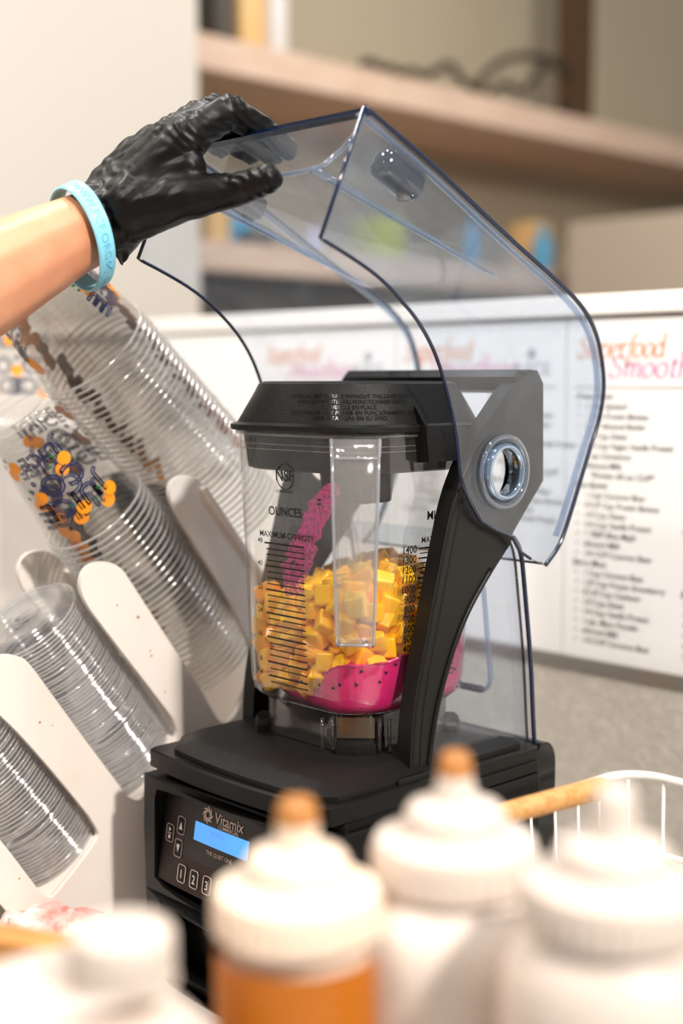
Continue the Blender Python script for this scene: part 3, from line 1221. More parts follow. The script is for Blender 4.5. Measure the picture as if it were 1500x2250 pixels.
pts = [Vector((-XA + .022, s0.x + (s1.x - s0.x) * t, s0.y + (s1.y - s0.y) * t)) for t in [i / 10 for i in range(11)]]
tube(bm, pts, [.0042 * (1 - .75 * (i / 10) ** 2) for i in range(11)], 8, flat=.6)
fin('scoop_edge', bm, 'hood_edge_pale', hood, smooth=True)
# latch lumps on both inner sides of the front wall
clear('latch_smoke', (.3, .32, .38), haze=.12, hazecol=(.3, .32, .36), f0=.1, rough=.06)
for s in (-1, 1):
    c = q0 + dirw * .062 + nrm[0] * .014
    bm = bmesh.new()
    box(bm, (-.011, -.022, -.011), (.011, .022, .011), .007, 3)
    an = math.atan2(dirw.y, dirw.x)
    M = Matrix.Translation((s * (HX - .018), c.x, c.y)) @ Matrix.Rotation(an, 4, 'X')
    bmesh.ops.transform(bm, matrix=M, verts=bm.verts[:])
    o = fin('latch_boss', bm, 'latch_smoke', hood, smooth=True)
    bm = bmesh.new()
    lathe(bm, [(.0, .011), (.005, .011), (.0055, .007), (.0055, 0)], 18, Matrix.Translation((s * (HX - .018), c.x + .006, c.y - .007)) @ Matrix.Rotation(PI, 4, 'X'))
    fin('latch_screw', bm, 'dull_metal', o, smooth=True)

# ================================================================== JAR
JAR = thing('blender_jar', 'square clear plastic blender jar with printed scales and a clear handle', 'jar', (0, 0, ZD))
JO = Vector((0, 0, ZD))
JP = [(.058, .03, .2285), (.0655, .034, .2305), (.0705, .036, .236), (.0722, .037, .245), (.0735, .038, .27), (.0765, .039, .36), (.0792, .040, .428), (.0798, .040, .4465)]


def jar_a(z):
    for (a0, r0, z0), (a1, r1, z1) in zip(JP, JP[1:]):
        if z0 <= z <= z1:
            t = (z - z0) / (z1 - z0)
            return a0 + (a1 - a0) * t, r0 + (r1 - r0) * t
    return JP[-1][:2]


bm = bmesh.new()
rs_loft(bm, [(a, r, z - ZD) for a, r, z in JP], 10, True, False)
fin('jar_wall', bm, 'jar_clear', JAR, ang=60)
bm = bmesh.new()
rs_loft(bm, [(.0798, .04, .4425 - ZD), (.0825, .042, .4435 - ZD), (.0825, .042, .4455 - ZD), (.0798, .04, .4465 - ZD)], 10, False, False)
fin('jar_rim', bm, 'jar_handle', JAR, smooth=True)
for z in (.4365, .4325):
    bm = bmesh.new()
    a_, r_ = jar_a(z)
    tube(bm, [(x, y, z - ZD) for x, y in rs_loop(a_ + .0002, r_, 10)], .0004, 6, True)
    fin('rim_line', bm, 'jar_handle', JAR, smooth=True)
# skirt under the jar with a notch over the centring pad
DG = Vector((.7071, -.7071, 0))      # towards the handle corner
DS = Vector((.7071, .7071, 0))
bm = bmesh.new()
rings = []
for a_, r_, z in ((.062, .034, .2285), (.0615, .033, .225), (.0615, .033, .213), (.063, .034, .2035), (.0632, .034, .201)):
    ring = []
    for x, y in rs_loop(a_, r_, 10):
        p = Vector((x, y, z - ZD))
        k = abs(p.dot(DS)) / .02
        if p.dot(DG) > 0 and z < .22 and k > 1.15:
            pass
        ring.append(p)
    rings.append(ring)
loft(bm, rings, False, False)
fin('skirt', bm, 'jar_skirt', JAR, ang=50)
clear('smoke_window', (.5, .42, .3), haze=.12, hazecol=(.7, .55, .38), f0=.1, rough=.1)
ctr = DG * .0755
for s in (-1, 1):
    for off in (.018, .026):
        bm = bmesh.new()
        b0 = ctr * .985 + DS * s * off
        tube(bm, [b0 + Vector((0, 0, .001)), b0 + Vector((0, 0, .027))], .0016, 8)
        fin('skirt_rib', bm, 'jar_skirt', JAR, smooth=True)
bm = bmesh.new()
w0 = DG * .0765
add_quad(bm, [w0 + DS * -.0145 + Vector((0, 0, .012)), w0 + DS * .0145 + Vector((0, 0, .012)), w0 + DS * .0145 + Vector((0, 0, .028)), w0 + DS * -.0145 + Vector((0, 0, .028))])
fin('skirt_window', bm, 'smoke_window', JAR)
bm = bmesh.new()
rs_loft(bm, [(.05, .03, .0015), (.05, .03, .027)], 8)
fin('blade_housing', bm, 'black_gloss', JAR, ang=40)
# centring pad on the deck in front of the skirt
for dg in (DG, -DG, DS, -DS):
    sd = Vector((-dg.y, dg.x, 0))
    bm = bmesh.new()
    c = dg * .078 + Vector((0, 0, ZD))
    rings = []
    for k, z in ((1, 0), (1, .006), (.86, .0105)):
        rings.append([c + sd * (-.0155 * k) + dg * (-.006) + Vector((0, 0, z)), c + sd * (-.0155 * k) + dg * (.003 * k) + Vector((0, 0, z)), c + dg * (.0065 * k) + Vector((0, 0, z)),
                      c + sd * (.0155 * k) + dg * (.003 * k) + Vector((0, 0, z)), c + sd * (.0155 * k) + dg * (-.006) + Vector((0, 0, z))])
    loft(bm, rings)
    fin('centring_pad', bm, 'black_rubber', BL, ang=25)

# handle: an open U channel standing off the corner
h_top, h_bot = .4425, .2905
bm = bmesh.new()


def hsec(z, k, w, dpt):
    base = DG * k
    return [base + DS * -w + DG * (-dpt) + Vector((0, 0, z)), base + DS * -w + Vector((0, 0, z)), base + DS * (-w + .004) + DG * .003 + Vector((0, 0, z)),
            base + DS * (w - .004) + DG * .003 + Vector((0, 0, z)), base + DS * w + Vector((0, 0, z)), base + DS * w + DG * (-dpt) + Vector((0, 0, z))]


secs = [(.4435, .1135, .0178, .019), (.4335, .1150, .0174, .017), (.43, .1205, .0168, .022), (.39, .1215, .0160, .022), (.34, .1195, .0148, .021), (.3, .1155, .0138, .019), (.2925, .1135, .0134, .016), (.2905, .111, .0128, .012)]
R = [[bm.verts.new(p) for p in hsec(z - ZD, k, w, dpt)] for z, k, w, dpt in secs]
R2 = [[bm.verts.new(p - DG * .0025 * (1 if 0 < i < 5 else 0) + DS * (.0022 if i <= 1 else (-.0022 if i >= 4 else 0))) for i, p in enumerate(hsec(z - ZD, k, w, dpt))] for z, k, w, dpt in secs]
for RR in (R, R2):
    for a_, b_ in zip(RR, RR[1:]):
        for i in range(5):
            bm.faces.new((a_[i], a_[i + 1], b_[i + 1], b_[i]))
for i in range(5):
    bm.faces.new((R[-1][i], R[-1][i + 1], R2[-1][i + 1], R2[-1][i]))
    bm.faces.new((R[0][i], R[0][i + 1], R2[0][i + 1], R2[0][i]))
for i in (0, 5):
    for a_, b_, c_, d_ in zip(R, R[1:], R2, R2[1:]):
        bm.faces.new((a_[i], b_[i], d_[i], c_[i]))
hd = fin('handle', bm, 'jar_handle', JAR, ang=50)
clear('handle_edge', (.7, .73, .8), haze=.3, hazecol=(.95, .95, 1), f0=.2, rough=.05)
for j in (1, 4):
    bm = bmesh.new()
    tube(bm, [hsec(z - ZD, k, w, dpt)[j] for z, k, w, dpt in secs], .0013, 8)
    fin('handle_edge', bm, 'handle_edge', hd, smooth=True)
bm = bmesh.new()
s_ = secs[2]
tube(bm, [hsec(s_[0] - ZD, s_[1], s_[2], s_[3])[i] for i in range(1, 5)], .0009, 8)
fin('handle_edge', bm, 'handle_edge', hd, smooth=True)
bm = bmesh.new()
s_ = secs[-2]
tube(bm, [hsec(s_[0] - ZD, s_[1], s_[2], s_[3])[i] for i in range(1, 5)], .0013, 8)
fin('handle_edge', bm, 'handle_edge', hd, smooth=True)
# webs joining the handle to the jar near the rim
for s in (-1, 1):
    bm = bmesh.new()
    c0 = DS * s * .016
    add_quad(bm, [c0 + DG * .088 + Vector((0, 0, .4435 - ZD)), c0 + DG * .114 + Vector((0, 0, .4435 - ZD)), c0 + DG * .112 + Vector((0, 0, .427 - ZD)), c0 + DG * .088 + Vector((0, 0, .415 - ZD))])
    fin('handle_web', bm, 'jar_handle', hd)

# printed scales: left face (front, -Y) in ounces, right face (+X) in millilitres


def face_pt(side, c, z, lift=.0006):
    a_, r_ = jar_a(z)
    lim = a_ - r_
    off = 0.0
    cc = c
    d = a_ + lift
    if abs(c) > lim:                      # wrap a little round the corner
        th = min((abs(c) - lim) / r_, PI / 2)
        cc = math.copysign(lim + r_ * math.sin(th), c)
        d = lim + r_ * math.cos(th) + lift
    return Vector((cc, -d, z - ZD)) if side == 'F' else Vector((d, cc, z - ZD))


def face_pix(side, px, py):
    a_ = .076
    for _ in range(4):
        p = P(px, py, 1, -a_) if side == 'F' else P(px, py, 0, a_)
        a_ = jar_a(max(.24, min(.44, p.z)))[0]
    return (p.x if side == 'F' else p.y), p.z


def jar_print(side, items, m='print_black'):
    bm = bmesh.new()
    for body, px, py, size, al in items:
        c, z = face_pix(side, px, py)
        add_text(bm, body, size, lambda u, v: face_pt(side, c + u, z + v), bold=.012, align=al)
    return bm


bm = jar_print('F', [('OUNCES', 627, 1134, .0098, 'CENTER'), ('MAXIMUM CAPACITY', 630, 1184, .0066, 'CENTER'), ('NSF', 626, 1057, .0125, 'CENTER'), ('COMPONENT', 626, 1083, .0032, 'CENTER')])
c, z = face_pix('F', 627, 1047)
tube(bm, [face_pt('F', c + .0098 * math.cos(k * PI / 12), z + .0098 * math.sin(k * PI / 12)) for k in range(24)], .0004, 5, True)
cl, zt = face_pix('F', 582, 1192)
cr, zr = face_pix('F', 668, 1200)
_, zb = face_pix('F', 590, 1478)
_, z4 = face_pix('F', 584, 1481)
rowsy = [1192, 1205, 1217, 1230, 1242, 1255, 1268, 1281, 1294, 1306, 1319, 1332, 1345, 1357, 1370, 1383, 1397, 1410, 1423, 1436, 1451, 1465, 1481, 1494]
for i, y in enumerate(rowsy):
    _, z = face_pix('F', 585, y)
    big = i in (0, 4, 8, 12, 16, 20, 22)
    n = 8
    for k in range(n):
        u0, u1 = [cl + (cr - cl) * (kk / n) + (0 if big else .002) * (1 if kk == 0 else 0) for kk in (k, k + 1)]
        h = .0007 if big else .00045
        add_quad(bm, [face_pt('F', u0, z - h), face_pt('F', u1, z - h), face_pt('F', u1, z + h), face_pt('F', u0, z + h)])
for lab, i in (('48', 0), ('40', 4), ('32', 8), ('24', 12), ('16', 16), ('8', 20), ('4', 22)):
    c, z = face_pix('F', 578, rowsy[i])
    add_text(bm, lab, .0058, lambda u, v: face_pt('F', c + u, z + v), bold=.01, align='RIGHT')
fin('ounce_scale', bm, 'print_black', JAR, fixn=False)
bm = jar_print('R', [('MILLILITERS', 936, 1142, .0098, 'LEFT'), ('MAXIMUM CAPACITY', 924, 1193, .0066, 'LEFT')])
c0, z14 = face_pix('R', 912, 1206)
c1, z6 = face_pix('R', 900, 1381)
dz = (z14 - z6) / 8
for k in range(28):
    z = z14 - dz * k / 2
    if z < .243:
        break
    big = k % 2 == 0
    c = c0 + .0012
    if big:
        add_text(bm, str(1400 - 50 * k), .0082, lambda u, v: face_pt('R', c + u, z - .0028 + v), bold=.012, align='RIGHT')
    h = .0006 if big else .0004
    L0, L1 = c + (.0018 if big else .0035), c + .048
    for q in range(8):
        u0, u1 = L0 + (L1 - L0) * q / 8, L0 + (L1 - L0) * (q + 1) / 8
        add_quad(bm, [face_pt('R', u0, z - h), face_pt('R', u1, z - h), face_pt('R', u1, z + h), face_pt('R', u0, z + h)])
fin('millilitre_scale', bm, 'print_black', JAR, fixn=False)

# ================================================================== JAR LID
LID = thing('jar_lid', 'black rubbery jar lid with embossed warning text on its sloping side', 'lid', (0, 0, .4465))
LZ = .4465
LP = [(.0845, .044, 0), (.0858, .045, .001), (.0858, .045, .0045), (.0835, .044, .0055), (.0815, .044, .0065), (.0725, .048, .031), (.070, .046, .0365), (.0655, .042, .0385)]
bm = bmesh.new()
rs_loft(bm, LP, 12)
fin('lid_shell', bm, 'lid_black', LID, ang=35)
bm = bmesh.new()
rs_loft(bm, [(.070, .036, -.031), (.0735, .0375, -.0295), (.0765, .038, -.001), (.0765, .038, 0)], 10)
fin('lid_plug', bm, 'lid_black', LID, ang=35)
bm = bmesh.new()
rs_loft(bm, [(.024, .02, -.055), (.026, .02, -.052), (.028, .02, -.031)], 10)
fin('plug_insert', bm, 'black_gloss', LID, ang=35)
bm = bmesh.new()
box(bm, (.018, -.058, -.054), (.06, -.02, -.031), .003)
fin('inner_baffle', bm, 'lid_black', LID)
# latch tab hanging over the jar wall
tb = P(962, 965, 0, .0875)
bm = bmesh.new()
ty0, ty1 = yz(925, 940, .087)[0], yz(1012, 940, .087)[0]
rings = []
for x, k in ((.079, 1), (.092, .96)):
    rings.append([(x, ty0 + .0, .005), (x, ty0 + .004 * k, -.021 * k - .002), (x, ty1, -.021 * k - .002), (x, ty1, .005)])
loft(bm, rings)
fin('latch_tab', bm, 'lid_black', LID, ang=20)
bm = bmesh.new()
rings = [[(.0785, ty0 + .002, .004), (.09, ty0 + .002, .004), (.078, ty0 + .0015, .021)], [(.0785, ty0 + .006, .004), (.09, ty0 + .006, .004), (.078, ty0 + .0035, .021)]]
loft(bm, rings)
fin('tab_rib', bm, 'black_gloss', LID)


def rs_polar(a, rc, th):
    """radius of a rounded square in direction th"""
    c, s = abs(math.cos(th)), abs(math.sin(th))
    if s > c:
        c, s = s, c
    t = a / c
    if t * s <= a - rc:
        return t
    k = a - rc
    b_ = k * (c + s)
    return b_ + math.sqrt(max(0, b_ * b_ - 2 * k * k + rc * rc))


def lid_pt(u, v):
    """u along the side (m) from the handle corner, v up the slope 0..1"""
    z = .0065 + v * (.031 - .0065)
    a_ = .0815 + (.0725 - .0815) * v
    r_ = .044 + .004 * v
    th = -PI / 4 + u / .094
    rr = rs_polar(a_, r_, th) + .0005
    return Vector((rr * math.cos(th), rr * math.sin(th), z))


bm = bmesh.new()
for i, ln in enumerate(['CAUTION: DO NOT OPERATE WITHOUT THIS COVER IN PLACE.', 'ATTENTION: NE FAITES PAS FONCTIONNER SANS CE', 'COUVERCLE EN PLACE.', 'PRECAUCION: NO DEBE PONER EN FUNCIONAMIENTO SIN', 'TENER ESTA TAPA EN SU SITIO.']):
    v0 = .80 - i * .165
    add_text(bm, ln, .0044, lambda u, v: lid_pt(u - .006, v0 + v / .026), bold=.006)
fin('embossed_lettering', bm, 'black_gloss', LID, fixn=False)

# ================================================================== PUREE AND MANGO


def puree_h(x, y):
    u = x * .69 + y * .724
    w = x * .7071 - y * .7071          # towards the camera corner
    t = max(0, min(1, (u + .058) / .05))
    t = t * t * (3 - 2 * t)
    return .244 + .027 * t + .013 * max(0, min(1, (u - .03) / .05)) + .003 * noise.noise(Vector((x * 60, y * 60, 1)))


PUR = thing('fruit_puree', 'bright magenta dragon fruit puree with black seeds in the jar bottom', 'puree', (0, 0, .2305))
PO = Vector((0, 0, .2305))
bm = bmesh.new()
rings = []
nz_ = 22
for i in range(nz_ + 1):
    z = .2306 + (.288 - .2306) * i / nz_
    a_, r_ = jar_a(z)
    ring = []
    for x, y in rs_loop(a_ - .0012, r_, 12):
        q = (x * .69 + y * .724 + .06) / .045
        q = max(0, min(1, q))
        k = 1 - .22 * (1 - q)                         # mango fills the wall side where the puree falls back
        ring.append(Vector((x * k, y * k, min(z, puree_h(x, y)))) - PO)
    rings.append(ring)
nl = len(rings[0])
for k in (.85, .65, .45, .25):
    ring = []
    for x, y in rs_loop(.0715, .036, 12):
        q = max(0, min(1, (x * .69 + y * .724 + .06) / .045))
        kk = k * (1 - .22 * (1 - q))
        ring.append(Vector((x * kk, y * kk, puree_h(x * kk, y * kk))) - PO)
    rings.append(ring)
loft(bm, rings)
fin('puree_body', bm, 'puree', PUR, smooth=True)
# smear running up the inside of the front wall
bm = bmesh.new()
sm = [(724, 1062, 8), (714, 1085, 22), (700, 1110, 28), (690, 1140, 27), (676, 1170, 26), (662, 1200, 32), (652, 1235, 33), (645, 1262, 28), (640, 1310, 18)]
c_ = cat([(x, y, w) for x, y, w in sm], 6)
Lr = []
for i, q in enumerate(c_):
    row = []
    w = q.z * (1 + .45 * noise.noise(Vector((i * .33, 0, 3))))
    w2 = q.z * (1 + .45 * noise.noise(Vector((i * .33, 5, 3))))
    for k in range(7):
        t = k / 6
        c0, z0 = face_pix('F', q.x - w + (w + w2) * t, q.y)
        row.append(bm.verts.new(face_pt('F', c0, z0, -.0016) + JO - PO))
    Lr.append(row)
for a_, b_ in zip(Lr, Lr[1:]):
    for k in range(6):
        bm.faces.new((a_[k], a_[k + 1], b_[k + 1], b_[k]))


def smear_mat():
    m = bpy.data.materials.new('puree_smear')
    m.use_nodes = True
    nt = m.node_tree
    b = nt.nodes['Principled BSDF']
    b.inputs['Base Color'].default_value = (*lin('#d83a90'), 1)
    b.inputs['Roughness'].default_value = .35
    tc = nt.nodes.new('ShaderNodeTexCoord')
    nz = nt.nodes.new('ShaderNodeTexNoise')
    nz.inputs['Scale'].default_value = 330
    nz.inputs['Detail'].default_value = 4
    mr = nt.nodes.new('ShaderNodeMapRange')
    mr.inputs[1].default_value = .36
    mr.inputs[2].default_value = .6
    mr.inputs[3].default_value = .35
    mr.inputs[4].default_value = .95
    nt.links.new(tc.outputs['Object'], nz.inputs['Vector'])
    nt.links.new(nz.outputs['Fac'], mr.inputs[0])
    nt.links.new(mr.outputs[0], b.inputs['Alpha'])
    MATS['puree_smear'] = m


smear_mat()
fin('wall_smear', bm, 'puree_smear', PUR, smooth=True)
# seeds
seed_me = bmesh.new()
bmesh.ops.create_uvsphere(seed_me, u_segments=8, v_segments=6, radius=.0011)
for v in seed_me.verts:
    v.co.z *= 1.5
sme = bpy.data.meshes.new('seed')
seed_me.to_mesh(sme)
seed_me.free()
sme.materials.append(MATS['seed'])
for side, px, py in [('F', 700, 1098), ('F', 699, 1108), ('F', 643, 1234), ('F', 660, 1498), ('F', 738, 1507), ('F', 700, 1505), ('R', 808, 1480), ('R', 850, 1478), ('R', 838, 1500), ('R', 870, 1460),
                     ('F', 727, 1513), ('R', 1022, 1500), ('R', 1000, 1470), ('R', 985, 1452), ('R', 1010, 1510), ('R', 990, 1435), ('R', 800, 1510)]:
    c0, z0 = face_pix(side, px, py)
    o = link('seed', sme, None, PUR)
    p = face_pt(side, c0, z0, -.0008) + JO - PO
    o.location = p
    o.rotation_euler = (random.random() * 3, random.random() * 3, random.random() * 3)

# mango chunks: bevelled irregular cubes, three cuts and three ripeness colours
chunk_me = []
random.seed(5)
for k in range(9):
    bm = bmesh.new()
    box(bm, (-.0078, -.0078, -.0078), (.0078, .0078, .0078))
    for v in bm.verts:
        v.co += Vector((random.uniform(-1, 1), random.uniform(-1, 1), random.uniform(-1, 1))) * .0017
    bmesh.ops.bevel(bm, geom=bm.edges[:], offset=.0024, segments=3, profile=.6, affect='EDGES', clamp_overlap=True)
    bmesh.ops.recalc_face_normals(bm, faces=bm.faces[:])
    me = bpy.data.meshes.new('mango_chunk')
    bm.to_mesh(me)
    bm.free()
    for p in me.polygons:
        p.use_smooth = True
    me.materials.append(MATS[('mango_bright', 'mango_bright', 'mango_deep')[k % 3] if k != 4 else 'mango_pale'])
    chunk_me.append(me)
random.seed(21)


def mango_top(x, y):
    u = x * .69 + y * .724
    return .318 + .014 * math.sin((u + .03) * 40) * .6 + .012 * max(0, math.sin((u - .005) * 50)) + (.0 if u < .05 else -.03)


placed = []


def in_jar(x, y, z, m):
    a_, r_ = jar_a(z)
    a_ -= m
    r_ = max(.01, r_ - m)
    k = a_ - r_
    dx, dy = max(0, abs(x) - k), max(0, abs(y) - k)
    return abs(x) <= a_ and abs(y) <= a_ and math.hypot(dx, dy) <= r_


tries = 0
while tries < 40000 and len(placed) < 292:
    tries += 1
    x, y = random.uniform(-.066, .066), random.uniform(-.066, .066)
    z = random.uniform(.2405, .345)
    if not in_jar(x, y, z, .0112):
        continue
    top = mango_top(x, y)
    if z > top or z < puree_h(x, y) - (.006 if x * .69 + y * .724 > -.035 else .03):
        continue
    near = min(y + .075, .075 - x)            # distance to the two camera-facing walls
    if near > .026 and z < top - .015:
        continue
    if any((x - a) ** 2 + (y - b) ** 2 + (z - c) ** 2 < .0128 ** 2 for a, b, c in placed):
        continue
    placed.append((x, y, z))
for i, (x, y, z) in enumerate(placed):
    o = link('mango_chunk', chunk_me[random.randrange(9)])
    o.location = (x, y, z)
    o.rotation_euler = (random.uniform(0, 6), random.uniform(0, 6), random.uniform(0, 6))
    s = random.uniform(.9, 1.12)
    o.scale = (s, s * random.uniform(.85, 1.15), s)
    tag(o, 'yellow mango cube heaped inside the blender jar', 'mango', 'mango cubes in the blender jar')

# ================================================================== CUP AND LID RACK
RK = thing('cup_rack', 'white plastic rack with slanting slots holding clear cups and lids', 'rack', (-.22, -.1, 0))
RO = Vector((-.22, -.1, 0))
X1, X2 = -.170, -.270


def yzp(px, py, X=X1):
    return yz(px, py, X)


t2 = [yzp(400, 1452), yzp(330, 1345), yzp(285, 1275), yzp(262, 1246), yzp(228, 1234), yzp(192, 1246), yzp(177, 1282), yzp(190, 1325), yzp(240, 1395), yzp(330, 1512), yzp(380, 1578)]
l1end = [yzp(390, 1604), yzp(384, 1632), yzp(325, 1735), yzp(303, 1758), yzp(280, 1750)]
t3 = [yzp(190, 1630), yzp(110, 1520), yzp(62, 1456), yzp(36, 1441), yzp(5, 1440), yzp(-30, 1452), yzp(-48, 1485), yzp(-40, 1530), yzp(40, 1610), yzp(120, 1700), yzp(195, 1792)]
l2end = [yzp(213, 1822), yzp(210, 1850), yzp(128, 1958), yzp(106, 1972), yzp(88, 1960)]
t4 = [yzp(20, 1870), yzp(-60, 1770), yzp(-110, 1705), yzp(-140, 1700), yzp(-165, 1730), yzp(-160, 1790), yzp(-60, 1920), yzp(0, 1985)]
p1 = smooth2(t2, 4) + smooth2(l1end, 3) + smooth2(t3, 4) + smooth2(l2end, 3) + smooth2(t4, 4) + [yzp(30, 2020), (-.235, 0), (yzp(400, 1452)[0], 0)]
XB = -.176
t1 = [yz(545, 1405, XB), yz(505, 1320, XB), yz(440, 1215, XB), yz(385, 1120, XB), yz(372, 1078, XB), yz(385, 1052, XB), yz(412, 1044, XB), yz(446, 1066, XB), yz(500, 1140, XB), yz(560, 1230, XB), yz(640, 1360, XB)]
bend = [yz(402, 1452, XB), yz(440, 1515, XB), yz(472, 1570, XB), yz(486, 1586, XB), yz(500, 1586, XB), yz(522, 1560, XB), yz(556, 1470, XB)]
p2 = smooth2(bend, 4) + smooth2(t1, 4) + [(.11, .2), (.11, 0), (bend[0][0], 0)]
for X, nm in ((X1, 'side_plate'), (X2, 'side_plate')):
    plate([(u - RO.y, v) for u, v in p1], [], lambda u, v, t: Vector((t, u, v)), X - RO.x, X - RO.x - .005, nm, 'white_plastic', RK, ang=25)
for X in (X1 - .006, X2):
    plate([(u - RO.y, v) for u, v in p2], [], lambda u, v, t: Vector((t, u, v)), X - RO.x, X - RO.x - .005, 'side_plate', 'white_plastic', RK, ang=25)


def board(a, b, name='slot_floor', th=.004):
    """board between the side plates along the line a -> b in the YZ plane"""
    a, b = Vector(a), Vector(b)
    d_ = (b - a).normalized()
    n_ = Vector((d_.y, -d_.x))
    if n_.y > 0:
        n_ = -n_
    bm = bmesh.new()
    rings = []
    for X in (X2 - .004, X1 - .001):
        rings.append([(X - RO.x, p.x - RO.y, p.y) for p in (a, b, b + n_ * th, a + n_ * th)])
    loft(bm, rings)
    fin(name, bm, 'white_plastic', RK)


board(yzp(285, 1275), yzp(400, 1452))
board(yzp(62, 1456), yzp(280, 1755))
board(yzp(-110, 1705), yzp(88, 1965))
board(yzp(388, 1620), yzp(305, 1762), 'slot_end')
board(yzp(212, 1840), yzp(106, 1976), 'slot_end')
board(yz(446, 1068, XB), yz(640, 1360, XB))
# dried juice flecks on the plates
random.seed(3)
for px, py, r in [(303, 1356, 3.5), (257, 1330, 2), (330, 1430, 2), (332, 1441, 2.5), (87, 1587, 2.5), (42, 1930, 2), (115, 1594, 1.5), (362, 1520, 2)]:
    y_, z_ = yzp(px, py)
    r *= .00038
    bm = bmesh.new()
    bm.faces.new([bm.verts.new((X1 - RO.x + .0003, y_ - RO.y + r * math.cos(k) * 1.2, z_ + r * math.sin(k))) for k in [i * PI / 4 for i in range(8)]])
    fin('juice_fleck', bm, 'sauce_residue', RK)


def rot_to(d):
    return Vector((0, 0, 1)).rotation_difference(Vector(d)).to_matrix().to_4x4()


def make_cup_mesh(rr, rb, L):
    bm = bmesh.new()
    # local +Z runs from the closed bottom to the rim, rim at z = 0
    prof = [(0, -L + .003), (rb * .82, -L + .003), (rb * .9, -L), (rb, -L + .0015), (rb * 1.01, -L + .006), (rb + (rr - rb) * .86 * .3, -L * .72), (rb + (rr - rb) * .55, -L * .42), (rr - .0025, -.014), (rr - .0012, -.006), (rr - .001, -.0015)]
    lathe(bm, prof, 44)
    me = bpy.data.meshes.new('cup_wall')
    bmesh.ops.recalc_face_normals(bm, faces=bm.faces[:])
    bm.to_mesh(me)
    bm.free()
    me.materials.append(MATS['cup_clear'])
    for p in me.polygons:
        p.use_smooth = True
    nested = me.copy()                                # inside other cups: only the band under the rim shows its gloss
    nested.materials.append(MATS['cup_inner'])
    for p in nested.polygons:
        if p.center.z < -.0145:
            p.material_index = 1
    bm = bmesh.new()
    tube(bm, [(rr * math.cos(2 * PI * i / 44), rr * math.sin(2 * PI * i / 44), -.0006) for i in range(44)], .0012, 6, True)
    bmesh.ops.recalc_face_normals(bm, faces=bm.faces[:])
    mr_ = bpy.data.meshes.new('cup_rim')
    bm.to_mesh(mr_)
    bm.free()
    mr_.materials.append(MATS['cup_rim'])
    for p in mr_.polygons:
        p.use_smooth = True

    def wall_r(z):
        for (r0, z0), (r1, z1) in zip(prof[4:], prof[5:]):
            if z0 <= z <= z1:
                return r0 + (r1 - r0) * (z - z0) / (z1 - z0)
        return rr

    def on(u, v):
        z = -L + v
        r = wall_r(z) + .0004
        th = u / .042
        return Vector((r * math.cos(th), r * math.sin(th), z))
    res = []

    def keep(b_, m_, nm):
        me2 = bpy.data.meshes.new(nm)
        b_.to_mesh(me2)
        b_.free()
        me2.materials.append(MATS[m_])
        res.append((nm, me2))
    for k in range(2):
        u0 = k * PI * .042
        for j, (ln, sz) in enumerate((('JUICE', .024), ('CO.', .027), ('JUICE', .017))):
            b_ = bmesh.new()
            add_text(b_, ln, sz, lambda u, v: on(u0 + u, .074 - j * .023 + v), outline=.03, space=1.05)
            keep(b_, 'ink_navy', 'print_lettering')
        for (a, b) in ((-.030, .092), (-.004, .09), (.022, .066), (-.016, .046), (.03, .034)):
            R_ = .0062
            b_ = bmesh.new()
            b_.faces.new([b_.verts.new(on(u0 + a + R_ * math.cos(q * PI / 7), b + R_ * .95 * math.sin(q * PI / 7)) * 1.0004) for q in range(14)])
            keep(b_, 'ink_orange', 'print_orange')
            b_ = bmesh.new()
            b_.faces.new([b_.verts.new(on(u0 + a + .005 + dx, b - .006 + dy) * 1.0008) for dx, dy in ((0, 0), (.003, -.0005), (.005, -.003), (.002, -.003))])
            keep(b_, 'ink_green', 'print_leaf')
    return [('wall', me), ('rim', mr_), ('nested_wall', nested)] + res


def cup_stack(first, ang, n, pitch, meshes, x, label, group, spin0):
    a_ = Vector((0, math.cos(math.radians(ang)), -math.sin(math.radians(ang))))
    M = rot_to(a_)
    for i in range(n):
        c = Vector((x, first[0], first[1])) + a_ * (pitch * i)
        lab = label if i else label + ', outermost of its stack'
        if i == 0:
            lab = label.replace('nested', 'outermost')
        o = thing('plastic_cup', lab, 'cup', c, group)
        spin = spin0 + (random.uniform(-.15, .15) if i else 0)
        o.rotation_mode = 'QUATERNION'
        o.rotation_quaternion = (M @ Matrix.Rotation(spin, 4, 'Z')).to_quaternion()
        jit = random.uniform(-.0004, .0004)
        o.location += Vector((jit, 0, jit))
        for nm, me in meshes:
            if i > 1 and nm.startswith('print') and (nm != 'print_orange' or me.name[-1] not in '25'):
                continue
            if nm == ('nested_wall' if i < 2 else 'wall'):
                continue
            ch = bpy.data.objects.new('wall' if nm == 'nested_wall' else nm, me)
            COL.objects.link(ch)
            ch.parent = o


random.seed(9)
cupA = make_cup_mesh(.0545, .036, .125)
cupB = make_cup_mesh(.0485, .034, .118)
cup_stack((-.103, .5134), 43, 35, .0064, cupA, -.228, 'nested clear printed cup in the upper stack under the forearm', 'cups in the upper stack', 2.3)
cup_stack((-.108, .372), 50, 31, .0064, cupB, -.221, 'nested clear cup with oranges in the stack below the upper one', 'cups in the lower stack', .6)


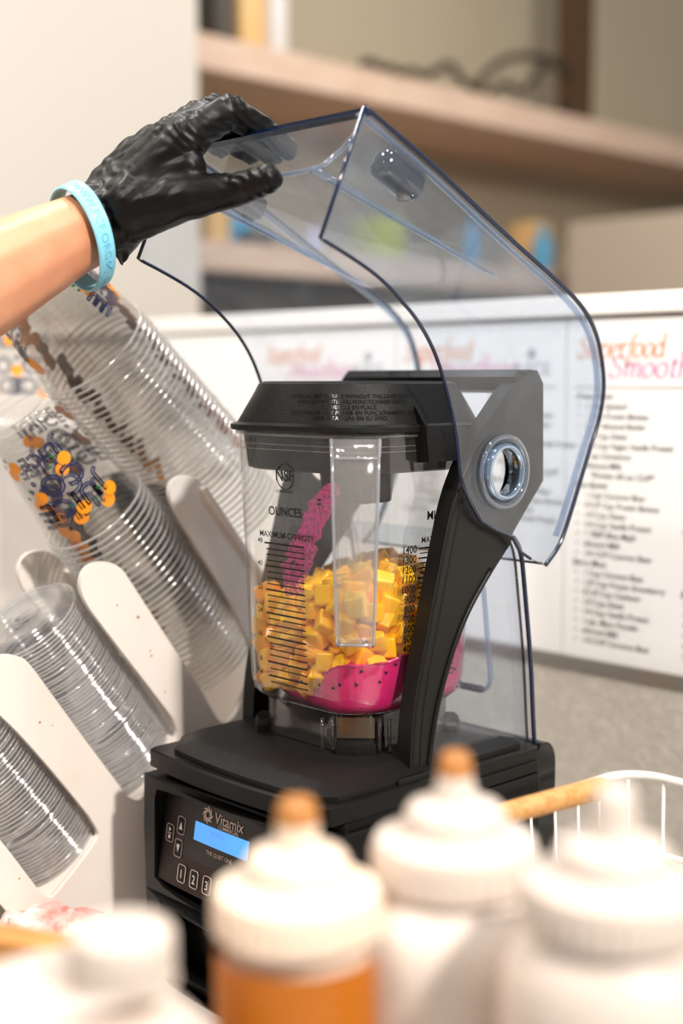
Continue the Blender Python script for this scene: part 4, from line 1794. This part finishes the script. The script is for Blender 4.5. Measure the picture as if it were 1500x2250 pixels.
def make_lid_mesh(r):
    bm = bmesh.new()
    lathe(bm, [(.007, -.0030), (.0075, -.0042), (.011, -.0042), (.0125, -.003), (r * .62, -.0032), (r * .70, -.0058), (r * .84, -.006), (r * .88, -.002), (r * .97, 0), (r, .001), (r, .0028), (r * .985, .0034)], 40)
    me = bpy.data.meshes.new('lid_disc')
    bmesh.ops.recalc_face_normals(bm, faces=bm.faces[:])
    bm.to_mesh(me)
    bm.free()
    me.materials.append(MATS['lid_clear'])
    for p in me.polygons:
        p.use_smooth = True
    nested = me.copy()
    nested.materials.append(MATS['lid_inner'])
    for p in nested.polygons:
        if math.hypot(p.center.x, p.center.y) < r * .86:
            p.material_index = 1
    bm = bmesh.new()
    nn = 96
    tube(bm, [((r + .0004 * (i % 2)) * math.cos(2 * PI * i / nn), (r + .0004 * (i % 2)) * math.sin(2 * PI * i / nn), .0018) for i in range(nn)], .0009, 5, True)
    me2 = bpy.data.meshes.new('lid_rim')
    bmesh.ops.recalc_face_normals(bm, faces=bm.faces[:])
    bm.to_mesh(me2)
    bm.free()
    me2.materials.append(MATS['cup_rim'])
    for p in me2.polygons:
        p.use_smooth = True
    return [('disc', me), ('rim', me2), ('nested_disc', nested)]


lidm = make_lid_mesh(.0468)


def lid_stack(first, ang, n, pitch, label, group):
    a_ = Vector((0, math.cos(math.radians(ang)), -math.sin(math.radians(ang))))
    M = rot_to(a_)
    for i in range(n):
        c = Vector((-.2215, first[0], first[1])) + a_ * (pitch * i)
        o = thing('plastic_lid', label if i else label.replace('flat', 'topmost flat'), 'lid', c, group)
        o.rotation_mode = 'QUATERNION'
        tilt = Matrix.Rotation(random.uniform(-.02, .02), 4, 'X')
        o.rotation_quaternion = (M @ tilt @ Matrix.Rotation(random.uniform(0, 6), 4, 'Z')).to_quaternion()
        o.location += Vector((random.uniform(-.0008, .0008), 0, random.uniform(-.0006, .0006)))
        for nm, me in lidm:
            if nm == ('nested_disc' if i < 2 else 'disc'):
                continue
            ch = bpy.data.objects.new('disc' if nm == 'nested_disc' else nm, me)
            COL.objects.link(ch)
            ch.parent = o


lid_stack((-.178, .284), 54, 50, .0037, 'clear flat cup lid in the rack slot directly below the cups', 'lids in the middle slot')
lid_stack((-.278, .248), 54, 56, .0037, 'clear flat cup lid in the lowest rack slot above the towel', 'lids in the lowest slot')
# a few loose cups standing further back beyond the rack
for (px, py, w, lab) in ((40, 920, 90, 'blurred clear cup standing behind the rack beside the partition'), (-20, 1330, 90, 'blurred clear cup low behind the rack')):
    b0 = P(px, py, 0, -.52)
    o = thing('plastic_cup', lab, 'cup', (b0.x, b0.y, b0.z))
    o.rotation_euler = (PI, 0, 0)
    for nm, me in cupB:
        if nm == 'nested_wall':
            continue
        ch = bpy.data.objects.new(nm, me)
        COL.objects.link(ch)
        ch.parent = o
    bm = bmesh.new()
    box(bm, (b0.x - .06, b0.y - .06, 0), (b0.x + .06, b0.y + .06, b0.z - .002), .004)
    tag(fin('storage_crate', bm, 'gray_box' if px < 0 else 'partition_white'), 'pale crate under a blurred cup behind the rack' if px > 0 else 'gray crate low behind the rack', 'crate')

# ================================================================== ARM WITH GLOVE
HN = Vector((0, -nrm[0].x, -nrm[0].y)).normalized()      # outward normal of the hood front wall
HP = Vector((0, e4[0][0], e4[0][1]))


def hp(px, py, off):
    return hit(px, py, HP + HN * off, HN)


def finger(dx, spec, lift):
    """spec: list of (px, py) for a finger seen in the plane x = -.02, shifted by dx along X"""
    pts = []
    for i, (px, py) in enumerate(spec):
        p = P(px, py, 0, -.022)
        if i >= 2:                                     # keep the end of the finger on top of the wall
            dist = (p - HP).dot(HN)
            p = p + HN * (lift - dist)
        p.x += dx
        pts.append(p)
    return pts


idx = [(412, 305), (505, 243), (575, 268), (628, 330)]
mid = [(418, 296), (515, 232), (588, 262), (640, 325)]
rng = [(414, 302), (508, 238), (578, 266), (625, 325)]
pky = [(405, 315), (485, 262), (545, 282), (590, 325)]
FING = [finger(0, idx, .0105), finger(-.021, mid, .0105), finger(-.042, rng, .0105), finger(-.062, pky, .0095)]
T0 = depth(FING[0][0])
wrist = D(228, 488, T0 + .028)
caps = []


def cap(a, b, ra, rb):
    caps.append((Vector(a), Vector(b), ra, rb))


for k, f in enumerate(FING):
    r0 = (.0120, .0122, .0115, .0100)[k]
    cap(f[0], f[1], r0 * 1.12, r0)
    cap(f[1], f[2], r0, r0 * .9)
    cap(f[2], f[3], r0 * .9, r0 * .74)
    w0 = wrist + (f[0] - FING[1][0]) * .55
    cap(w0, f[0], .0205, r0 * 1.35)
    if k:
        cap(FING[k - 1][0], f[0], r0 * 1.3, r0 * 1.25)
        mid0, mid1 = (FING[k - 1][0] + wrist) / 2, (f[0] + wrist) / 2
        cap(mid0, mid1, .019, .018)
th0 = D(300, 452, T0 + .012)
th2 = hp(518, 418, -.060)
th3 = hp(588, 393, -.056)
th1 = D(415, 432, depth(th2) + .004)
cap(wrist, th0, .024, .023)
cap(th0, th1, .0245, .0165)
cap(th1, th2, .0165, .0115)
cap(th2, th3, .0122, .0100)
cap(th0, (FING[0][0] + th1) / 2, .022, .013)
cap((FING[0][0] + wrist) / 2, (th0 + th1) / 2, .019, .016)
elb = [D(228, 488, T0 + .028), D(150, 522, T0 + .012), D(60, 568, T0 - .01), D(-60, 632, T0 - .045), D(-230, 715, T0 - .095), D(-420, 800, T0 - .15)]
rad = [.0275, .0298, .0345, .0400, .0440, .046]


def grow(extra, rows, voxel, sm=6):
    me = bpy.data.meshes.new('grow')
    out = bmesh.new()
    for a, b, ra, rb in rows:
        bm = bmesh.new()
        for c, r in ((a, ra + extra), (b, rb + extra)):
            g = bmesh.ops.create_icosphere(bm, subdivisions=2, radius=r)
            for v in g['verts']:
                v.co += c
        pts = [v.co.copy() for v in bm.verts]
        bm.free()
        bm = bmesh.new()
        for p in pts:
            bm.verts.new(p)
        bmesh.ops.convex_hull(bm, input=bm.verts[:])
        bmesh.ops.delete(bm, geom=[v for v in bm.verts if not v.link_faces], context='VERTS')
        tmp = bpy.data.meshes.new('tmp')
        bm.to_mesh(tmp)
        bm.free()
        out.from_mesh(tmp)
        bpy.data.meshes.remove(tmp)
    out.to_mesh(me)
    out.free()
    o = bpy.data.objects.new('grow', me)
    COL.objects.link(o)
    m = o.modifiers.new('r', 'REMESH')
    m.mode = 'VOXEL'
    m.voxel_size = voxel
    s = o.modifiers.new('s', 'SMOOTH')
    s.iterations = sm
    s.factor = .5
    bpy.context.view_layer.update()
    dg = bpy.context.evaluated_depsgraph_get()
    res = bpy.data.meshes.new_from_object(o.evaluated_get(dg))
    bpy.data.objects.remove(o)
    return res


armrows = [(a, b, ra, rb) for a, b, ra, rb in zip(elb, elb[1:], rad, rad[1:])]
am = grow(0, armrows + [(a, b, ra - .0022, rb - .0022) for a, b, ra, rb in caps], .0028, 8)
am.name = 'person'
person = link('person', am, 'skin', smooth=True)
tag(person, 'bare forearm with black glove and blue wristband lifting the blender hood', 'person')
# glove: the same hand a little larger, cut open at the cuff, with pulled wrinkles
gm = grow(.0008, caps + [(elb[0], D(150, 524, T0 + .014), .0305, .0325), (wrist, elb[0], .029, .0300)], .0015, 9)
axis = (FING[1][0] - wrist).normalized()
cutp = D(210, 480, T0 + .02)
cutn = (VR * .86 + VU * .46 + VD * .1).normalized()
bm = bmesh.new()
bm.from_mesh(gm)
# the cuff runs from (165,405) to (262,560) in the photo
ca, cb = D(166, 404, T0 + .02), D(256, 562, T0 + .02)
cl_ = (cb - ca).normalized()
cutn = cl_.cross(VD)
if cutn.dot(VR) < 0:
    cutn = -cutn
bmesh.ops.bisect_plane(bm, geom=bm.verts[:] + bm.edges[:] + bm.faces[:], plane_co=ca, plane_no=cutn, clear_inner=True, clear_outer=False)
bm.normal_update()
thdir = (th3 - th0).normalized()
side_a = axis.cross(VD).normalized()
tgt = FING[1][0]
for v in bm.verts:
    p = v.co
    q = p - wrist
    al = q.dot(axis)
    ac = q.dot(side_a)
    # diagonal tension folds from the thumb root across the back of the hand, finer cross folds at the cuff and fingers
    dcuff = (p - ca).dot(cutn)
    ph = 620 * (al * .35 + ac * .95) + 5 * noise.noise(p * 38)
    amp = .00050 * (.55 + .8 * noise.noise(p * 30 + Vector((3, 1, 7))))
    w = max(0, 1 - dcuff / .045)
    h = amp * math.sin(ph) * (abs(math.sin(ph * .5)) ** .6)
    h += w * .0010 * math.sin(430 * (dcuff + .012 * noise.noise(p * 55)) + 3 * noise.noise(p * 40))
    h += .0007 * noise.noise(p * 60)
    f = (p - tgt).dot(axis)
    if f > -.01:
        h += .0005 * math.sin(700 * f + 6 * noise.noise(p * 45)) * min(1, (f + .01) / .02)
    h += w * .002
    v.co = p + v.normal * h
me = bpy.data.meshes.new('glove')
bm.to_mesh(me)
bm.free()
glove = link('glove', me, 'glove_black', person, smooth=True)
glove['label'] = 'wrinkled black nitrile glove'
# rolled cuff edge
bm = bmesh.new()
bm.from_mesh(me)
be = [e for e in bm.edges if e.is_boundary]
if be:
    loop = [be[0].verts[0], be[0].verts[1]]
    seen = {be[0]}
    while True:
        nx = [e for e in loop[-1].link_edges if e.is_boundary and e not in seen]
        if not nx:
            break
        seen.add(nx[0])
        loop.append(nx[0].other_vert(loop[-1]))
        if loop[-1] == loop[0]:
            break
    pts = [v.co.copy() for v in loop[:-1]]
    bm2 = bmesh.new()
    tube(bm2, pts[::2], .0011, 6, True)
    fin('cuff_roll', bm2, 'glove_black', glove, smooth=True)
bm.free()
# wristband
wb_c = D(177, 515, T0 + .018)
wa = (D(228, 488, T0 + .028) - D(120, 536, T0 + .006)).normalized()
wa = (wa + VR * -.0 + VU * .05).normalized()
e_up = (VU - wa * VU.dot(wa)).normalized()
e_dp = wa.cross(e_up).normalized()
if e_dp.dot(VD) > 0:
    e_dp = -e_dp                                      # towards the camera


def band(th, off, lift=0):
    """th = 0 on top, growing towards the camera side"""
    r_u, r_d = .0350 + lift, .0348 + lift
    slack = -.0035 * (1 - math.cos(th)) * .5
    return wb_c + wa * (off + .007 * math.cos(th)) + e_up * (r_u * math.cos(th) + slack) + e_dp * (r_d * math.sin(th))


bm = bmesh.new()
n = 64
rings = []
for i in range(n):
    th = 2 * PI * i / n
    rings.append([bm.verts.new(band(th, o_, l_)) for o_, l_ in ((-.0068, 0), (-.0072, .0011), (-.006, .0021), (.006, .0021), (.0072, .0011), (.0068, 0))])
for i in range(n):
    a_, b_ = rings[i], rings[(i + 1) % n]
    for k in range(6):
        bm.faces.new((a_[k], a_[(k + 1) % 6], b_[(k + 1) % 6], b_[k]))
wbo = fin('wristband', bm, 'silicone_blue', person, ang=40)
wbo['label'] = 'light blue silicone wristband'
bm = bmesh.new()
R0 = .036


def wt(u, v):
    th = .42 + u / R0
    return band(th, v, .00225)


add_text(bm, 'WWW.PCF.ORG', .0085, lambda u, v: wt(u + .0, v - .003), align='LEFT', bold=.002)
add_text(bm, "I'm", .0085, lambda u, v: wt(u + .079, v - .003), align='LEFT', bold=.002)
lp_ = [wt(.066 + a * .5, b) for a, b in ((.010, -.0032), (.0, .0016), (-.004, .0), (.0, -.0016), (.010, .0032))]
tube(bm, cat(lp_, 4), .0005, 5)
fin('band_lettering', bm, 'silicone_deep', wbo, fixn=False)

# ================================================================== SQUEEZE BOTTLES IN FRONT


def squeeze_bottle(px, py_tip, t, label, capm, bodym, tipm, liquid=None, R=.036, body_r=.046, tip_r=.0075, fill=None):
    tip = D(px, py_tip, t)
    H = tip.z
    o = thing('squeeze_bottle', label, 'bottle', (tip.x, tip.y, 0), 'squeeze bottles in front of the blender')
    k = R / .036
    zc = H - .058 * k                                # lower rim of the cap
    bm = bmesh.new()
    lathe(bm, [(0, 0), (body_r * .94, 0), (body_r, .006), (body_r, zc - .03), (body_r * .97, zc - .018), (body_r * .85, zc - .007), (R * .86, zc - .002), (R * .86, zc + .004)], 44)
    fin('body', bm, bodym, o, smooth=True)
    bm = bmesh.new()
    lathe(bm, [(R * .93, zc), (R, zc + .0015), (R, zc + .016 * k), (R * .97, zc + .019 * k), (R * .72, zc + .0215 * k), (R * .63, zc + .0235 * k), (R * .61, zc + .031 * k), (R * .55, zc + .034 * k), (R * .30, zc + .0365 * k), (R * .255, zc + .04 * k),
               (tip_r * 1.02, H - .0105), (tip_r * .9, H - .010)], 44)
    fin('cap', bm, capm, o, ang=40)
    bm = bmesh.new()
    for i in range(36):
        a = 2 * PI * i / 36
        c = Vector((R * math.cos(a), R * math.sin(a), 0))
        tube(bm, [c + Vector((0, 0, zc + .002)), c + Vector((0, 0, zc + .015 * k))], .0009, 5)
    fin('cap_ridges', bm, capm, o)
    bm = bmesh.new()
    lathe(bm, [(tip_r * 1.02, H - .0105), (tip_r * .92, H - .004), (tip_r * .72, H - .0008), (0, H)], 24)
    fin('nozzle_tip', bm, tipm, o, smooth=True)
    if fill:
        bm = bmesh.new()
        lathe(bm, [(body_r + .0003, .008), (body_r + .0004, fill)], 44)
        fin('sauce_level', bm, liquid, o, smooth=True)
    return o


squeeze_bottle(1000, 1650, .585, 'white squeeze bottle with brown-tipped nozzle under the wooden handle', 'bottle_white', 'bottle_white', 'sauce_residue', 'bottle_cream', body_r=.053)
squeeze_bottle(652, 1752, .56, 'squeeze bottle of caramel sauce in front of the control panel', 'bottle_cream', 'bottle_cream', 'sauce_residue', 'caramel', R=.0355, body_r=.0345, tip_r=.009, fill=D(652, 2085, .56).z)
squeeze_bottle(1350, 1722, .50, 'white squeeze bottle with cream drips in front of the wire basket', 'bottle_white', 'bottle_white', 'bottle_white', 'bottle_cream', R=.034, body_r=.042, tip_r=.008)
# drips on caps
for px, py, t, w, m in ((1010, 1995, .538, .004, 'sauce_residue'), (1150, 1980, .545, .004, 'sauce_residue'), (1425, 1820, .468, .006, 'sauce_residue')):
    pass

# --- white jug with a screw cap, close to the lens
jt = .50
jc = D(266, 2036, jt)
jug = thing('plastic_jug', 'white plastic jug with square shoulders and screw cap in front of the towel', 'jug', (jc.x, jc.y, 0))
JUGH = jc.z
zs = D(300, 2240, jt).z
bm = bmesh.new()
rz = math.radians(8)
rings = []
for a_, r_, z in ((.056, .018, 0), (.06, .02, .006), (.06, .022, zs - .03), (.058, .024, zs - .012), (.05, .026, zs - .001), (.030, .024, zs + .009), (.0205, .0200, zs + .014), (.019, .0185, zs + .018)):
    rings.append([(p[0] - .026 * (0 if a_ < .03 else 1), p[1] - .024 * (0 if a_ < .03 else 1), z) for p in rs_loop(a_, r_, 8)])
loft(bm, rings)
fin('body', bm, 'bottle_white', jug, ang=60)
bm = bmesh.new()
lathe(bm, [(.0188, zs + .013), (.0195, zs + .014), (.0195, JUGH - .002), (.0175, JUGH), (0, JUGH)], 40)
fin('cap', bm, 'bottle_white', jug, ang=50)
bm = bmesh.new()
for i in range(40):
    a = 2 * PI * i / 40
    c = Vector((.0195 * math.cos(a), .0195 * math.sin(a), 0))
    tube(bm, [c + Vector((0, 0, zs + .015)), c + Vector((0, 0, JUGH - .003))], .0005, 5)
fin('cap_ridges', bm, 'bottle_white', jug)

# --- wooden board behind the jug
bt = .66
c0, c1 = D(-60, 2078, bt + .02), D(160, 2096, bt)
bm = bmesh.new()
dv = (c1 - c0)
dv.z = 0
dv.normalize()
nv = Vector((-dv.y, dv.x, 0))
if nv.dot(VD) < 0:
    nv = -nv
zt = c1.z
rings = []
for z, k in ((0, 0), (.004, .001), (zt - .003, .001), (zt, 0)):
    rings.append([c0.xy.to_3d() - dv * (.12 - k) + Vector((0, 0, z)), c1.xy.to_3d() + dv * k + Vector((0, 0, z)), c1.xy.to_3d() + dv * k + nv * .02 + Vector((0, 0, z)), c0.xy.to_3d() - dv * (.12 - k) + nv * .02 + Vector((0, 0, z))])
loft(bm, rings)
tag(fin('wooden_board', bm, 'cardboard'), 'upright orange-brown wooden board between the white jug and the towel', 'board')

# --- stained towel bunched on the counter below the rack
tw = P(105, 2040, 2, .045)
bm = bmesh.new()
bmesh.ops.create_icosphere(bm, subdivisions=5, radius=1)
for v in bm.verts:
    p = v.co
    x_, y_, z_ = p
    k = 1 + .22 * noise.noise(Vector((x_ * 2.2, y_ * 2.2, z_ * 2.2 + 4))) + .1 * noise.noise(p * 5.5) + .05 * math.sin(9 * x_ + 4 * y_ + 5 * noise.noise(p * 2))
    v.co = Vector((x_ * .058 * k, y_ * .035 * k, max(-.04, z_ * .036 * k + .008 * x_)))
    v.co.z = max(v.co.z, -.0345)
tm = Matrix.Rotation(math.radians(46), 4, 'Z')
bmesh.ops.transform(bm, matrix=tm, verts=bm.verts[:])
tow = fin('towel', bm, 'cloth', smooth=True)
tp = P(105, 2035, 0, -.06)
tow.location = (tp.x, tp.y, .0345)
tow.location = P(95, 2095, 2, .036)
tag(tow, 'bunched white terry towel stained pink at the foot of the rack', 'towel')

# --- wire basket right of the blender, a wooden handled tool resting in it
BK = thing('wire_basket', 'white wire basket on the counter beside the blender', 'basket', (.36, .1, 0))
BO = Vector((.36, .1, 0))
zr_ = .150


def zpl(px, py, z):
    return P(px, py, 2, z)


ra = [zpl(1060, 1838, zr_), zpl(1200, 1797, zr_), zpl(1340, 1743, zr_), zpl(1400, 1720, zr_), zpl(1440, 1706, zr_), zpl(1480, 1702, zr_)]
# far rim as a rounded rectangle in plan
fx = zpl(1340, 1743, zr_)
x0b, x1b = .128, .42
y1b = max(p.y for p in ra[2:5])
y0b = y1b - .30
rim = []
cxr, cyr = (x0b + x1b) / 2, (y0b + y1b) / 2
for x, y in rs_loop((x1b - x0b) / 2, .035, 6, (y1b - y0b) / 2):
    rim.append((cxr + x, cyr + y))
bm = bmesh.new()
tube(bm, [Vector((x, y, zr_)) - BO for x, y in rim], .0036, 10, True)
fin('rim_wire', bm, 'white_wire', BK, smooth=True)
for z in (.01, .085):
    bm = bmesh.new()
    sc_ = .93 if z < .05 else .97
    tube(bm, [Vector((cxr + (x - cxr) * sc_, cyr + (y - cyr) * sc_, z)) - BO for x, y in rim], .0028, 8, True)
    fin('hoop_wire', bm, 'white_wire', BK, smooth=True)
per = []
for i in range(len(rim)):
    a_, b_ = Vector(rim[i]), Vector(rim[(i + 1) % len(rim)])
    per.append((a_, b_, (b_ - a_).length))
tot = sum(p[2] for p in per)
nw = 36
for k in range(nw):
    s_ = tot * k / nw
    for a_, b_, l_ in per:
        if s_ <= l_:
            q = a_ + (b_ - a_) * (s_ / max(l_, 1e-9))
            break
        s_ -= l_
    bm = bmesh.new()
    e_ = Vector((cxr + (q.x - cxr) * .93, cyr + (q.y - cyr) * .93))
    tube(bm, [Vector((q.x, q.y, zr_)) - BO, Vector((e_.x, e_.y, .01)) - BO], .0013, 6)
    fin('upright_wire', bm, 'white_wire', BK, smooth=True)
for k in range(12):
    x = x0b + (x1b - x0b) * (k + 1) / 13
    bm = bmesh.new()
    tube(bm, [Vector((x, y0b + .012, .01)) - BO, Vector((x, y1b - .012, .01)) - BO], .0013, 6)
    fin('floor_wire', bm, 'white_wire', BK, smooth=True)
# wooden handle
wt_ = .885
h0, h1 = D(1075, 1797, wt_ - .02), D(1330, 1728, wt_ + .02)
dirh = (h1 - h0).normalized()
spoon = thing('wooden_tool', 'round wooden tool handle sticking out above the wire basket', 'utensil', h0)
L = (h1 - h0).length
M = rot_to(dirh)
bm = bmesh.new()
lathe(bm, [(0, -.01), (.0068, -.009), (.0072, 0), (.0076, L * .6), (.0079, L - .006), (.0070, L - .001), (.005, L + .001), (0, L + .0015)], 28, M)
fin('handle', bm, 'wood_handle', spoon, ang=50)
bm = bmesh.new()
lathe(bm, [(0, -.04), (.0085, -.039), (.0095, -.03), (.009, -.016), (.0072, -.008)], 28, M)
fin('head', bm, 'wood_handle', spoon, smooth=True)
# power cord behind the machine
bm = bmesh.new()
tube(bm, cat([(.07, .12, .05), (.1, .15, .04), (.14, .155, .02), (.17, .19, .006), (.16, .30, .006), (.05, .37, .006)], 8), .0045, 10)
tag(fin('power_cord', bm, 'black_gloss', smooth=True), 'black power cord leaving the back of the blender', 'cord')
